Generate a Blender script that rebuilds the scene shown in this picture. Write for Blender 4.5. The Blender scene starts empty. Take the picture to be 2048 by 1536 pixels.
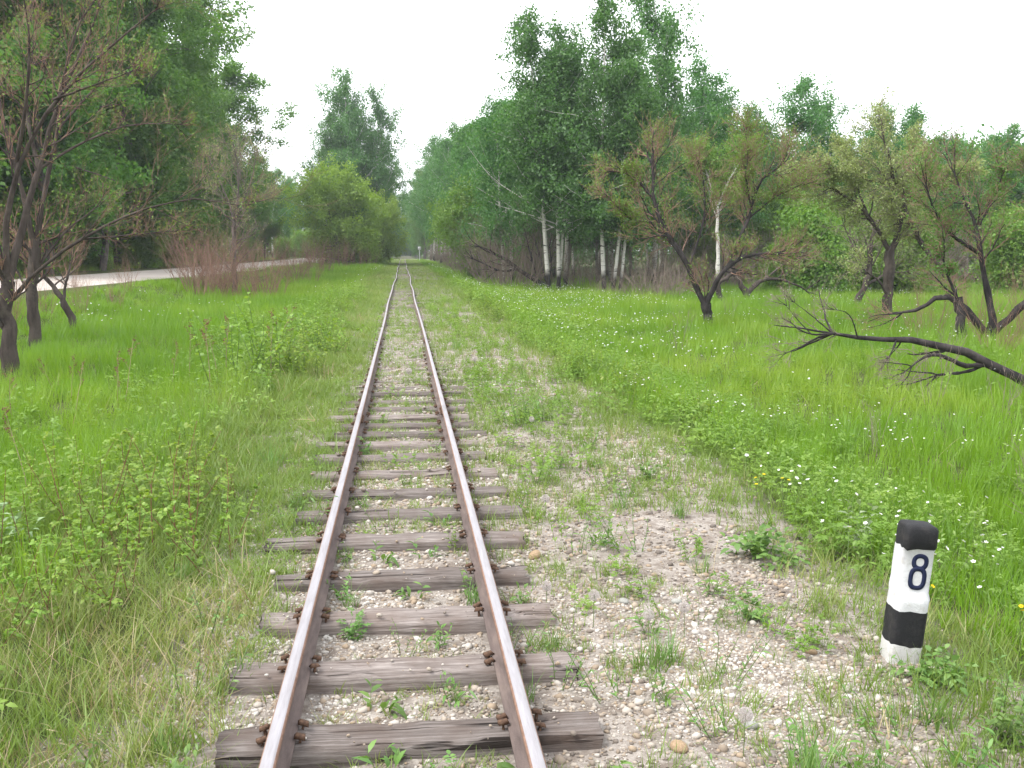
import bpy, math, random
import numpy as np
from math import radians, pi

# ---------------------------------------------------------------- camera, sky, sun, exposure
scene = bpy.context.scene
COL = scene.collection
cam_d = bpy.data.cameras.new('camera'); cam = bpy.data.objects.new('camera', cam_d); COL.objects.link(cam)
cam_d.sensor_width = 36.0; cam_d.lens = 36.0; cam_d.clip_start = 0.05; cam_d.clip_end = 3000
cam.location = (0.02, 0.0, 1.67)
cam.rotation_euler = (radians(90 - 7.40), 0, radians(-6.05))
scene.camera = cam

SUN_EL, SUN_AZ = radians(56), radians(258)      # azimuth clockwise from +Y
world = bpy.data.worlds.new('World'); scene.world = world; world.use_nodes = True
wn, wl = world.node_tree.nodes, world.node_tree.links
wn.clear()
w_out = wn.new('ShaderNodeOutputWorld'); w_bg = wn.new('ShaderNodeBackground')
w_sky = wn.new('ShaderNodeTexSky'); w_sky.sky_type = 'NISHITA'; w_sky.sun_disc = False
w_sky.sun_elevation = SUN_EL; w_sky.sun_rotation = SUN_AZ; w_sky.air_density = 1.0; w_sky.dust_density = 3.0
w_hs = wn.new('ShaderNodeHueSaturation'); w_hs.inputs['Saturation'].default_value = 0.25
w_mix = wn.new('ShaderNodeMix'); w_mix.data_type = 'RGBA'; w_mix.inputs[0].default_value = 0.75
w_mix.inputs[7].default_value = (8.6, 8.8, 9.2, 1)     # even cloud layer
wl.new(w_sky.outputs[0], w_hs.inputs['Color']); wl.new(w_hs.outputs[0], w_mix.inputs[6])
wl.new(w_mix.outputs[2], w_bg.inputs['Color']); w_bg.inputs['Strength'].default_value = 0.10
wl.new(w_bg.outputs[0], w_out.inputs['Surface'])

sun_d = bpy.data.lights.new('sun', 'SUN'); sun_d.energy = 1.4; sun_d.angle = radians(24); sun_d.color = (1.0, 0.96, 0.90)
sun = bpy.data.objects.new('sun', sun_d); COL.objects.link(sun)
sun.rotation_euler = (pi / 2 - SUN_EL, 0, pi - SUN_AZ); sun.location = (0, 0, 60)

vs = scene.view_settings
vs.view_transform = 'Standard'; vs.look = 'None'; vs.exposure = 1.52; vs.gamma = 1.0; vs.use_curve_mapping = False
cy = scene.cycles
cy.max_bounces = 6; cy.diffuse_bounces = 3; cy.glossy_bounces = 2; cy.transmission_bounces = 4; cy.transparent_max_bounces = 4
cy.caustics_reflective = False; cy.caustics_refractive = False

# ---------------------------------------------------------------- helpers
def tag(o, label=None, cat=None, group=None, kind=None):
    if label: o['label'] = label
    if cat: o['category'] = cat
    if group: o['group'] = group
    if kind: o['kind'] = kind
    return o

def empty(name, loc=(0, 0, 0), rz=0.0, label=None, cat=None, group=None, scale=1.0):
    o = bpy.data.objects.new(name, None); o.empty_display_size = 0.2
    o.location = loc; o.rotation_euler = (0, 0, rz)
    o.scale = (scale,) * 3 if not isinstance(scale, tuple) else scale
    COL.objects.link(o); tag(o, label, cat, group); return o

def link(name, mesh, parent=None, mat=None, loc=(0, 0, 0), rot=(0, 0, 0)):
    o = bpy.data.objects.new(name, mesh); COL.objects.link(o)
    if parent: o.parent = parent
    if mat and not mesh.materials: mesh.materials.append(mat)
    o.location = loc; o.rotation_euler = rot
    return o

def copy_tree(o, parent=None):
    c = o.copy(); COL.objects.link(c); c.parent = parent
    for ch in list(o.children): copy_tree(ch, c)
    return c

def mesh_np(name, V, F, smooth=True, attrs=None, mats=(), mat_idx=None):
    """V (n,3); F = list of integer arrays (m,k) ; attrs = {name: per-vertex floats}"""
    V = np.asarray(V, np.float32)
    F = [np.asarray(f, np.int32) for f in F if len(f)]
    me = bpy.data.meshes.new(name)
    me.vertices.add(len(V)); me.vertices.foreach_set('co', V.ravel())
    if F:
        loops = np.concatenate([f.ravel() for f in F])
        sizes = np.concatenate([np.full(len(f), f.shape[1], np.int32) for f in F])
        starts = np.concatenate([[0], np.cumsum(sizes)[:-1]]).astype(np.int32)
        me.loops.add(len(loops)); me.loops.foreach_set('vertex_index', loops)
        me.polygons.add(len(sizes)); me.polygons.foreach_set('loop_start', starts)
        if smooth: me.polygons.foreach_set('use_smooth', np.ones(len(sizes), bool))
        if mat_idx is not None: me.polygons.foreach_set('material_index', np.asarray(mat_idx, np.int32))
    for m in mats: me.materials.append(m)
    if attrs:
        for k, a in attrs.items():
            a = np.asarray(a)
            if a.ndim == 2:
                at = me.attributes.new(k, 'FLOAT_VECTOR', 'POINT'); at.data.foreach_set('vector', a.astype(np.float32).ravel())
            elif a.dtype.kind == 'i':
                at = me.attributes.new(k, 'INT', 'POINT'); at.data.foreach_set('value', a.astype(np.int32))
            else:
                at = me.attributes.new(k, 'FLOAT', 'POINT'); at.data.foreach_set('value', a.astype(np.float32))
    me.update(calc_edges=True); me.validate(clean_customdata=False)
    return me

def sstep(a, b, x):
    t = np.clip((x - a) / (b - a), 0, 1); return t * t * (3 - 2 * t)

_NR = np.random.RandomState(5)
_NT = _NR.rand(64, 64)
def vnoise(x, y, s=1.0):
    x = np.asarray(x, float) / s; y = np.asarray(y, float) / s
    xi = np.floor(x).astype(int); yi = np.floor(y).astype(int); fx = x - xi; fy = y - yi
    fx = fx * fx * (3 - 2 * fx); fy = fy * fy * (3 - 2 * fy)
    g = lambda i, j: _NT[i % 64, j % 64]
    return (g(xi, yi) * (1 - fx) + g(xi + 1, yi) * fx) * (1 - fy) + (g(xi, yi + 1) * (1 - fx) + g(xi + 1, yi + 1) * fx) * fy

def terrain(x, y):
    x = np.asarray(x, float); y = np.asarray(y, float)
    right = (-0.5 + 0.25 * sstep(90, 150, y)) * sstep(2.1, 4.6, x)
    valley = -0.4 * sstep(1.4, 3.6, -x) * (1 - sstep(50, 110, y))
    road = (0.5 - valley) * sstep(7.0, 10.5, -x)
    z = np.where(x > 0, right, valley + road)
    off = sstep(1.2, 3.0, np.abs(x)) * (1 - sstep(9.5, 10.5, -x) * (1 - sstep(17.0, 19.0, -x)))
    z = z + off * ((vnoise(x, y, 1.7) - 0.5) * 0.12 + (vnoise(x + 31, y, 5.0) - 0.5) * 0.16)
    near = 1 - sstep(1.0, 2.6, np.abs(x))
    z = z + near * (0.022 * sstep(3.9, 5.6, y) + 0.035 * sstep(8, 16, y)) * (1.25 - 0.8 * vnoise(x * .3, y, 2.1))
    z = z + near * ((vnoise(x, y, 0.23) - 0.5) * 0.03 + (vnoise(x + 9, y + 7, 0.7) - 0.5) * 0.03 - 0.005)
    return z
def tz(x, y): return float(terrain(np.array([x]), np.array([y]))[0])

# ---------------------------------------------------------------- materials
def mat_new(name):
    m = bpy.data.materials.new(name); m.use_nodes = True
    nt = m.node_tree; nt.nodes.clear()
    out = nt.nodes.new('ShaderNodeOutputMaterial')
    return m, nt.nodes, nt.links, out
def rgba(c): return (c[0], c[1], c[2], 1.0)
def n_noise(N, L, coord, scale, detail=4.0, rough=0.6):
    t = N.new('ShaderNodeTexNoise'); t.inputs['Scale'].default_value = scale
    t.inputs['Detail'].default_value = detail; t.inputs['Roughness'].default_value = rough
    if coord is not None: L.new(coord, t.inputs['Vector'])
    return t
def n_ramp(N, L, src, stops):
    r = N.new('ShaderNodeValToRGB'); e = r.color_ramp.elements
    while len(e) < len(stops): e.new(0.5)
    for i, (p, c) in enumerate(stops): e[i].position = p; e[i].color = rgba(c) if not isinstance(c, float) else (c, c, c, 1)
    L.new(src, r.inputs[0]); return r
def n_mix(N, L, fac, a, b):
    m = N.new('ShaderNodeMix'); m.data_type = 'RGBA'
    for k, v in ((0, fac), (6, a), (7, b)):
        if isinstance(v, (int, float)): m.inputs[k].default_value = v
        elif isinstance(v, tuple): m.inputs[k].default_value = rgba(v)
        else: L.new(v, m.inputs[k])
    return m.outputs[2]
def n_math(N, L, op, a, b=None):
    m = N.new('ShaderNodeMath'); m.operation = op
    for i, v in enumerate((a, b)):
        if v is None: continue
        if isinstance(v, (int, float)): m.inputs[i].default_value = v
        else: L.new(v, m.inputs[i])
    return m.outputs[0]
def n_bump(N, L, h, strength, dist=0.01):
    b = N.new('ShaderNodeBump'); b.inputs['Strength'].default_value = strength; b.inputs['Distance'].default_value = dist
    L.new(h, b.inputs['Height']); return b.outputs[0]
def principled(N, L, out, col, rough=0.9, metal=0.0, normal=None, spec=0.3):
    p = N.new('ShaderNodeBsdfPrincipled')
    if isinstance(col, tuple): p.inputs['Base Color'].default_value = rgba(col)
    else: L.new(col, p.inputs['Base Color'])
    if isinstance(rough, (int, float)): p.inputs['Roughness'].default_value = rough
    else: L.new(rough, p.inputs['Roughness'])
    if isinstance(metal, (int, float)): p.inputs['Metallic'].default_value = metal
    else: L.new(metal, p.inputs['Metallic'])
    p.inputs['Specular IOR Level'].default_value = spec
    if normal is not None: L.new(normal, p.inputs['Normal'])
    L.new(p.outputs[0], out.inputs['Surface']); return p

def leaf_material(name, c1, c2, c3=None, translucency=0.35, inst=False, rough=0.55, objvar=0.12):
    """c1..c3 mixed by the per-leaf (or per-clump) tint, with a little variation from plant to plant"""
    m, N, L, out = mat_new(name)
    a = N.new('ShaderNodeAttribute'); a.attribute_name = 'tint'; a.attribute_type = 'INSTANCER' if inst else 'GEOMETRY'
    stops = [(0.0, c1), (1.0, c2)] if c3 is None else [(0.0, c1), (0.6, c2), (1.0, c3)]
    col = n_ramp(N, L, a.outputs['Fac'], stops).outputs[0]
    oi = N.new('ShaderNodeObjectInfo')
    hs = N.new('ShaderNodeHueSaturation'); L.new(col, hs.inputs['Color'])
    if not inst:
        L.new(n_math(N, L, 'ADD', n_math(N, L, 'MULTIPLY', oi.outputs['Random'], 0.024), 0.490), hs.inputs['Hue'])
        L.new(n_math(N, L, 'ADD', n_math(N, L, 'MULTIPLY', oi.outputs['Random'], objvar * 2), 1 - objvar), hs.inputs['Value'])
    col = hs.outputs[0]
    d = N.new('ShaderNodeBsdfDiffuse'); L.new(col, d.inputs['Color'])
    t = N.new('ShaderNodeBsdfTranslucent')
    tc = n_mix(N, L, 0.5, col, (c2[0] * 1.3, c2[1] * 1.2, c2[2] * 0.6)); L.new(tc, t.inputs['Color'])
    g = N.new('ShaderNodeBsdfGlossy'); g.inputs['Roughness'].default_value = rough; g.inputs['Color'].default_value = (1, 1, 1, 1)
    s1 = N.new('ShaderNodeMixShader'); s1.inputs[0].default_value = translucency
    L.new(d.outputs[0], s1.inputs[1]); L.new(t.outputs[0], s1.inputs[2])
    s2 = N.new('ShaderNodeMixShader'); s2.inputs[0].default_value = 0.035
    L.new(s1.outputs[0], s2.inputs[1]); L.new(g.outputs[0], s2.inputs[2])
    L.new(s2.outputs[0], out.inputs['Surface']); return m

def bark_material(name, c1, c2, scale=6.0, stretch=0.2, bump=0.6):
    m, N, L, out = mat_new(name)
    tc = N.new('ShaderNodeTexCoord'); mp = N.new('ShaderNodeMapping'); mp.inputs['Scale'].default_value = (1, 1, stretch)
    L.new(tc.outputs['Object'], mp.inputs['Vector'])
    n = n_noise(N, L, mp.outputs[0], scale, 6, 0.7)
    col = n_ramp(N, L, n.outputs['Fac'], [(0.3, c1), (0.7, c2)]).outputs[0]
    big = n_noise(N, L, tc.outputs['Object'], scale * .35, 5, 0.7)
    col = n_mix(N, L, n_ramp(N, L, big.outputs['Fac'], [(0.5, 0.0), (0.72, 0.55)]).outputs[0], col, (c2[0] * 1.6 + .01, c2[1] * 1.65 + .01, c2[2] * 1.5 + .01))
    principled(N, L, out, col, 0.95, normal=n_bump(N, L, n.outputs['Fac'], bump, 0.03), spec=0.1); return m

def birch_material(name, white=(0.66, 0.64, 0.60)):
    m, N, L, out = mat_new(name)
    tc = N.new('ShaderNodeTexCoord'); mp = N.new('ShaderNodeMapping'); mp.inputs['Scale'].default_value = (1.5, 1.5, 7.0)
    L.new(tc.outputs['Object'], mp.inputs['Vector'])
    n = n_noise(N, L, mp.outputs[0], 1.6, 4, 0.65)
    marks = n_ramp(N, L, n.outputs['Fac'], [(0.36, 0.0), (0.44, 1.0)]).outputs[0]
    n2 = n_noise(N, L, tc.outputs['Object'], 0.9, 3)
    base = n_mix(N, L, n2.outputs['Fac'], white, (white[0] * 0.65, white[1] * 0.63, white[2] * 0.6))
    col = n_mix(N, L, marks, (0.035, 0.03, 0.028), base)
    sx = N.new('ShaderNodeSeparateXYZ'); L.new(tc.outputs['Object'], sx.inputs[0])
    h = n_math(N, L, 'ADD', sx.outputs['Z'], n_math(N, L, 'MULTIPLY', n2.outputs['Fac'], -1.6))   # charred, cracked foot of the stem
    foot = n_ramp(N, L, n_math(N, L, 'MULTIPLY', h, 1.0), [(0.0, 0.0), (0.45, 1.0)]).outputs[0]
    col = n_mix(N, L, foot, (0.03, 0.027, 0.025), col)
    principled(N, L, out, col, 0.8, normal=n_bump(N, L, n.outputs['Fac'], 0.3, 0.01), spec=0.2); return m

M = {}
M['grass'] = leaf_material('lush_grass', (0.095, 0.225, 0.008), (0.175, 0.335, 0.012), (0.275, 0.40, 0.034), 0.48, inst=True)
M['bank'] = leaf_material('bank_grass', (0.115, 0.205, 0.026), (0.19, 0.285, 0.045), (0.33, 0.32, 0.12), 0.42, inst=True)
M['dry'] = leaf_material('dry_grass', (0.22, 0.17, 0.09), (0.36, 0.29, 0.16), (0.46, 0.38, 0.23), 0.25, inst=True)
M['forb'] = leaf_material('leafy_cover', (0.105, 0.215, 0.020), (0.17, 0.30, 0.030), (0.25, 0.37, 0.055), 0.42, inst=True)
M['birch_leaf'] = leaf_material('birch_leaf', (0.050, 0.150, 0.036), (0.085, 0.228, 0.046), (0.15, 0.31, 0.060), 0.50)
M['aspen_leaf'] = leaf_material('aspen_leaf', (0.058, 0.155, 0.018), (0.105, 0.24, 0.024), (0.19, 0.33, 0.040), 0.50)
M['willow_leaf'] = leaf_material('willow_leaf', (0.095, 0.20, 0.020), (0.16, 0.29, 0.030), (0.24, 0.37, 0.05), 0.46)
M['bright_leaf'] = leaf_material('bright_willow_leaf', (0.15, 0.27, 0.02), (0.23, 0.37, 0.03), (0.32, 0.45, 0.05), 0.5)
M['olive_leaf'] = leaf_material('young_leaf', (0.20, 0.265, 0.07), (0.29, 0.35, 0.115), (0.39, 0.415, 0.18), 0.42)
M['shrub_leaf'] = leaf_material('shrub_leaf', (0.13, 0.24, 0.022), (0.215, 0.345, 0.036), (0.33, 0.43, 0.07), 0.48)
M['weed_leaf'] = leaf_material('weed_leaf', (0.085, 0.18, 0.035), (0.14, 0.26, 0.05), (0.20, 0.31, 0.08), 0.35)
M['stem_green'] = leaf_material('green_stem', (0.11, 0.17, 0.05), (0.14, 0.20, 0.06), None, 0.1)
M['bark'] = bark_material('dark_bark', (0.028, 0.023, 0.021), (0.105, 0.085, 0.075))
M['char'] = bark_material('charred_bark', (0.014, 0.013, 0.014), (0.062, 0.053, 0.052), 9)
M['grey_bark'] = bark_material('grey_bark', (0.06, 0.05, 0.045), (0.17, 0.145, 0.13))
M['twig'] = bark_material('red_brown_twig', (0.17, 0.098, 0.072), (0.33, 0.21, 0.16), 4)
M['twig_grey'] = bark_material('grey_brown_twig', (0.15, 0.115, 0.095), (0.29, 0.235, 0.20), 4)
M['birch'] = birch_material('birch_bark')
M['birch_grey'] = birch_material('grey_birch_bark', (0.33, 0.31, 0.295))

# ---------------------------------------------------------------- ground
def ground_material():
    m, N, L, out = mat_new('ground_soil')
    tc = N.new('ShaderNodeTexCoord'); P = tc.outputs['Object']
    sx = N.new('ShaderNodeSeparateXYZ'); L.new(P, sx.inputs[0])
    big = n_noise(N, L, P, 1.1, 5); fine = n_noise(N, L, P, 55, 5, 0.75); mid = n_noise(N, L, P, 9, 4)
    vor = N.new('ShaderNodeTexVoronoi'); vor.inputs['Scale'].default_value = 90; L.new(P, vor.inputs['Vector'])
    sand = n_ramp(N, L, fine.outputs['Fac'], [(0.25, (0.175, 0.15, 0.13)), (0.55, (0.335, 0.30, 0.268)), (0.8, (0.50, 0.465, 0.425))]).outputs[0]
    sand = n_mix(N, L, n_ramp(N, L, mid.outputs['Fac'], [(0.42, 0.0), (0.62, 0.75)]).outputs[0], sand, (0.15, 0.118, 0.095))
    soil = n_ramp(N, L, mid.outputs['Fac'], [(0.3, (0.045, 0.05, 0.02)), (0.7, (0.085, 0.11, 0.03))]).outputs[0]
    # gravel shoulder between the left sleeper ends and the right bank
    wob = n_math(N, L, 'MULTIPLY', n_math(N, L, 'SUBTRACT', big.outputs['Fac'], 0.5), 1.1)
    x = n_math(N, L, 'ADD', sx.outputs['X'], wob)
    r = n_ramp(N, L, n_math(N, L, 'MULTIPLY', n_math(N, L, 'ADD', x, 4.0), 0.125), [(0.345, 0.0), (0.385, 1.0), (0.79, 1.0), (0.83, 0.0)])
    far = n_ramp(N, L, n_math(N, L, 'MULTIPLY', sx.outputs['Y'], 0.01), [(0.22, 1.0), (0.45, 0.35)])
    fac = n_math(N, L, 'MULTIPLY', r.outputs[0], far.outputs[0])
    col = n_mix(N, L, fac, soil, sand)
    bsum = n_math(N, L, 'ADD', fine.outputs['Fac'], n_math(N, L, 'MULTIPLY', vor.outputs['Distance'], 0.6))
    principled(N, L, out, col, 0.95, normal=n_bump(N, L, bsum, 0.5, 0.02), spec=0.15); return m
M['ground'] = ground_material()

def axis(parts):
    v = [parts[0][0]]
    for a, b, s in parts: v += list(np.arange(a + s, b + s * 0.5, s))
    return np.array(v)
gx = axis([(-700, -100, 60), (-100, -40, 6), (-40, -12, 1.0), (-12, -3, 0.5), (-3, 3.5, 0.10), (3.5, 8, 0.4), (8, 40, 1.2), (40, 100, 6), (100, 700, 60)])
gy = axis([(-60, -4, 7), (-4, 1.5, 0.5), (1.5, 10, 0.10), (10, 26, 0.3), (26, 60, 1.0), (60, 200, 3), (200, 440, 12), (440, 1400, 80)])
GX, GY = np.meshgrid(gx, gy); GZ = terrain(GX, GY)
nx, ny = len(gx), len(gy)
idx = np.arange(nx * ny).reshape(ny, nx)
Fq = np.stack([idx[:-1, :-1], idx[:-1, 1:], idx[1:, 1:], idx[1:, :-1]], -1).reshape(-1, 4)
g = link('ground', mesh_np('ground', np.stack([GX, GY, GZ], -1).reshape(-1, 3), [Fq], mats=[M['ground']])); tag(g, kind='structure')

# gravel road beyond the left meadow
def road_cx(y): return -12.9 - 1.1 * (1 - sstep(20, 75, y)) + 0.6 * np.sin(y * 0.02)
def road_material():
    m, N, L, out = mat_new('road_gravel'); tc = N.new('ShaderNodeTexCoord'); P = tc.outputs['Object']
    a = n_noise(N, L, P, 0.7, 5); b = n_noise(N, L, P, 30, 4)
    col = n_ramp(N, L, a.outputs['Fac'], [(0.3, (0.39, 0.34, 0.305)), (0.7, (0.54, 0.485, 0.44))]).outputs[0]
    col = n_mix(N, L, n_math(N, L, 'MULTIPLY', b.outputs['Fac'], 0.4), col, (0.25, 0.21, 0.18))
    principled(N, L, out, col, 0.95, normal=n_bump(N, L, b.outputs['Fac'], 0.5, 0.03), spec=0.2); return m
M['road'] = road_material()
ry = axis([(-40, 260, 2.0)]); rw = np.linspace(-3.3, 3.3, 9)
RX = road_cx(ry)[:, None] + rw[None, :] + (vnoise(ry, ry * 0 + 3, 2.3)[:, None] - 0.5) * 0.7 * (np.abs(rw) > 2.5)[None, :]
RY = np.repeat(ry[:, None], 9, 1)
RZ = terrain(RX, RY) + 0.02 + 0.05 * (1 - (rw / 3.3) ** 2)[None, :]
RZ[:, 0] -= 0.06; RZ[:, -1] -= 0.06
i2 = np.arange(RX.size).reshape(RX.shape)
rf = np.stack([i2[:-1, :-1], i2[:-1, 1:], i2[1:, 1:], i2[1:, :-1]], -1).reshape(-1, 4)
tag(link('gravel_road', mesh_np('gravel_road', np.stack([RX, RY, RZ], -1).reshape(-1, 3), [rf], mats=[M['road']])), kind='structure')
# dirt crossing far down the line
cx = np.linspace(-13, 12, 40); cyv = np.linspace(196, 203, 6)
CX, CY = np.meshgrid(cx, cyv); CZ = np.maximum(terrain(CX, CY), -0.02) + 0.05; CZ[0] -= 0.2; CZ[-1] -= 0.2
i3 = np.arange(CX.size).reshape(CX.shape)
tag(link('dirt_crossing', mesh_np('dirt_crossing', np.stack([CX, CY + 0.02 * CX, CZ], -1).reshape(-1, 3),
    [np.stack([i3[:-1, :-1], i3[:-1, 1:], i3[1:, 1:], i3[1:, :-1]], -1).reshape(-1, 4)], mats=[M['road']])), kind='structure')

# ---------------------------------------------------------------- railway track
def rust_material():
    m, N, L, out = mat_new('rusty_steel'); tc = N.new('ShaderNodeTexCoord'); P = tc.outputs['Object']
    mp = N.new('ShaderNodeMapping'); mp.inputs['Scale'].default_value = (1, 0.12, 1); L.new(P, mp.inputs['Vector'])
    a = n_noise(N, L, mp.outputs[0], 26, 6, 0.7); b = n_noise(N, L, P, 140, 3)
    col = n_ramp(N, L, a.outputs['Fac'], [(0.28, (0.068, 0.050, 0.045)), (0.5, (0.120, 0.091, 0.083)), (0.75, (0.19, 0.145, 0.125))]).outputs[0]
    principled(N, L, out, col, 0.85, 0.0, n_bump(N, L, b.outputs['Fac'], 0.35, 0.003), 0.3); return m
def railhead_material():
    m, N, L, out = mat_new('worn_rail_head'); tc = N.new('ShaderNodeTexCoord'); P = tc.outputs['Object']
    mp = N.new('ShaderNodeMapping'); mp.inputs['Scale'].default_value = (1, 0.06, 1); L.new(P, mp.inputs['Vector'])
    a = n_noise(N, L, mp.outputs[0], 60, 5, 0.7)
    col = n_ramp(N, L, a.outputs['Fac'], [(0.3, (0.235, 0.22, 0.228)), (0.7, (0.35, 0.338, 0.36))]).outputs[0]
    principled(N, L, out, col, 0.55, 0.2, None, 0.4); return m
def edge_rust_material():
    m, N, L, out = mat_new('orange_rust_edge'); tc = N.new('ShaderNodeTexCoord')
    a = n_noise(N, L, tc.outputs['Object'], 35, 5, 0.7)
    col = n_ramp(N, L, a.outputs['Fac'], [(0.3, (0.15, 0.085, 0.06)), (0.7, (0.30, 0.185, 0.135))]).outputs[0]
    principled(N, L, out, col, 0.8, 0.1, n_bump(N, L, a.outputs['Fac'], 0.2, 0.002), 0.3); return m
M['rust'] = rust_material(); M['railhead'] = railhead_material(); M['rust_edge'] = edge_rust_material()
def spike_material():
    m, N, L, out = mat_new('rusty_spike'); tc = N.new('ShaderNodeTexCoord')
    a = n_noise(N, L, tc.outputs['Object'], 70, 4)
    col = n_ramp(N, L, a.outputs['Fac'], [(0.3, (0.06, 0.036, 0.026)), (0.7, (0.17, 0.10, 0.064))]).outputs[0]
    principled(N, L, out, col, 0.9, spec=0.2); return m
M['spike'] = spike_material()
def sleeper_material():
    m, N, L, out = mat_new('weathered_sleeper'); tc = N.new('ShaderNodeTexCoord'); oi = N.new('ShaderNodeObjectInfo')
    mp = N.new('ShaderNodeMapping'); mp.inputs['Scale'].default_value = (0.045, 1, 1)
    off = N.new('ShaderNodeCombineXYZ'); L.new(n_math(N, L, 'MULTIPLY', oi.outputs['Random'], 37.0), off.inputs[1])
    va = N.new('ShaderNodeVectorMath'); va.operation = 'ADD'; L.new(tc.outputs['Object'], va.inputs[0]); L.new(off.outputs[0], va.inputs[1])
    L.new(va.outputs[0], mp.inputs['Vector'])
    grain = n_noise(N, L, mp.outputs[0], 75, 6, 0.7); wide = n_noise(N, L, mp.outputs[0], 16, 4, 0.6); blot = n_noise(N, L, va.outputs[0], 5, 4)
    col = n_ramp(N, L, grain.outputs['Fac'], [(0.3, (0.075, 0.062, 0.056)), (0.5, (0.19, 0.163, 0.150)), (0.72, (0.34, 0.305, 0.285))]).outputs[0]
    crack = n_ramp(N, L, wide.outputs['Fac'], [(0.365, 0.0), (0.395, 1.0)]).outputs[0]
    col = n_mix(N, L, crack, (0.03, 0.024, 0.021), col)
    col = n_mix(N, L, n_ramp(N, L, blot.outputs['Fac'], [(0.42, 0.0), (0.7, 0.7)]).outputs[0], col, (0.125, 0.092, 0.076))
    hs = N.new('ShaderNodeHueSaturation'); L.new(col, hs.inputs['Color'])
    L.new(n_math(N, L, 'ADD', n_math(N, L, 'MULTIPLY', oi.outputs['Random'], 0.5), 0.72), hs.inputs['Value'])
    h = n_math(N, L, 'ADD', n_math(N, L, 'MULTIPLY', crack, 1.5), grain.outputs['Fac'])
    principled(N, L, out, hs.outputs[0], 0.92, normal=n_bump(N, L, h, 0.7, 0.012), spec=0.15); return m
M['sleeper'] = sleeper_material()

track = empty('railway_track', (0, 0, 0), 0, 'rusty narrow railway line on weathered wooden sleepers running into the wood', 'railway track')
SL_TOP = 0.062
RAIL_TOP = SL_TOP + 0.104
def track_dx(y):   # small wanders of old track
    y = np.asarray(y, float)
    return (0.03 * np.sin(y * 0.115 + 0.6) + 0.022 * np.sin(y * 0.31 + 2.0)) * sstep(14, 45, y)
def track_dz(y):
    y = np.asarray(y, float)
    return (0.022 * np.sin(y * 0.21) + 0.014 * np.sin(y * 0.47 + 1)) * sstep(12, 40, y)
# flat-bottom rail profile (x outwards symmetric, z from foot)
prof = [(-.046, 0), (.046, 0), (.046, .008), (.012, .019), (.0065, .030), (.0065, .068), (.0235, .080), (.0245, .094), (.0195, .1015), (.0115, .104),
        (-.0115, .104), (-.0195, .1015), (-.0245, .094), (-.0235, .080), (-.0065, .068), (-.0065, .030), (-.012, .019), (-.046, .008)]
prof = np.array(prof)
# material per side of the profile: 0 rust 1 rail head 2 bright rust edge
pm = [0, 0, 0, 0, 0, 0, 2, 2, 1, 1, 1, 2, 2, 0, 0, 0, 0, 0]
def rail_mesh(y0, y1, side, kink):
    ys = np.linspace(y0 + 0.003, y1 - 0.003, max(3, int((y1 - y0) / 0.8)))
    k = kink * np.cos((ys - y0) / (y1 - y0) * 2 * pi) * 0.5
    cxr = 0.40 * side + track_dx(ys) + k; cz = SL_TOP + track_dz(ys)
    n = len(prof); V = np.zeros((len(ys), n, 3))
    V[:, :, 0] = cxr[:, None] + prof[None, :, 0]; V[:, :, 1] = ys[:, None]; V[:, :, 2] = cz[:, None] + prof[None, :, 1]
    ii = np.arange(len(ys) * n).reshape(len(ys), n); jn = np.roll(ii, -1, axis=1)
    F = np.stack([ii[:-1], jn[:-1], jn[1:], ii[1:]], -1).reshape(-1, 4)
    mi = np.tile(pm, len(ys) - 1)
    me = mesh_np('rail', V.reshape(-1, 3), [F, ii[:1][:, ::-1], ii[-1:]], smooth=False, mats=[M['rust'], M['railhead'], M['rust_edge']], mat_idx=list(mi) + [0, 0])
    return me
def box_mesh(name, sx, sy, sz, mat, bev=0.0):
    x, y, z = sx / 2, sy / 2, sz / 2; b = bev
    V = []; 
    for zz, ins in ((-z, b), (-z + b, 0), (z - b, 0), (z, b)):
        V += [(-x + ins, -y + ins, zz), (x - ins, -y + ins, zz), (x - ins, y - ins, zz), (-x + ins, y - ins, zz)]
    F = [[3, 2, 1, 0], [12, 13, 14, 15]]
    for k in range(3):
        for j in range(4): F.append([k * 4 + j, k * 4 + (j + 1) % 4, k * 4 + 4 + (j + 1) % 4, k * 4 + 4 + j])
    return mesh_np(name, V, [np.array(F)], smooth=False, mats=[mat])
rr = random.Random(11)
fish = box_mesh('joint_bar', 0.012, 0.42, 0.034, M['rust'], 0.004)
bolt = box_mesh('bolt', 0.022, 0.026, 0.026, M['spike'], 0.006)
for side, first in ((-1, 9.55), (1, 9.95)):
    edges = [first - 16, first - 8] + [first + 8 * k for k in range(0, 25)]
    edges = [e for e in edges if e < 206]
    for a, b in zip(edges[:-1], edges[1:]):
        r = link('rail', rail_mesh(a, b, side, rr.uniform(-0.008, 0.012) if a > 20 else 0.0), track)
        if 8 < b < 60:     # joint at the far end of this length
            jx = 0.40 * side + float(track_dx(b)); jz = SL_TOP + 0.050 + float(track_dz(b))
            for s in (-1, 1):
                fb = link('joint_bar', fish, r, loc=(jx + s * 0.0132, b, jz))
            for s in (-1, 1):
                for k in (-1.5, -0.5, 0.5, 1.5):
                    if b < 20: link('bolt', bolt, r, loc=(jx + s * 0.0262, b + k * 0.105, jz))

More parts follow.
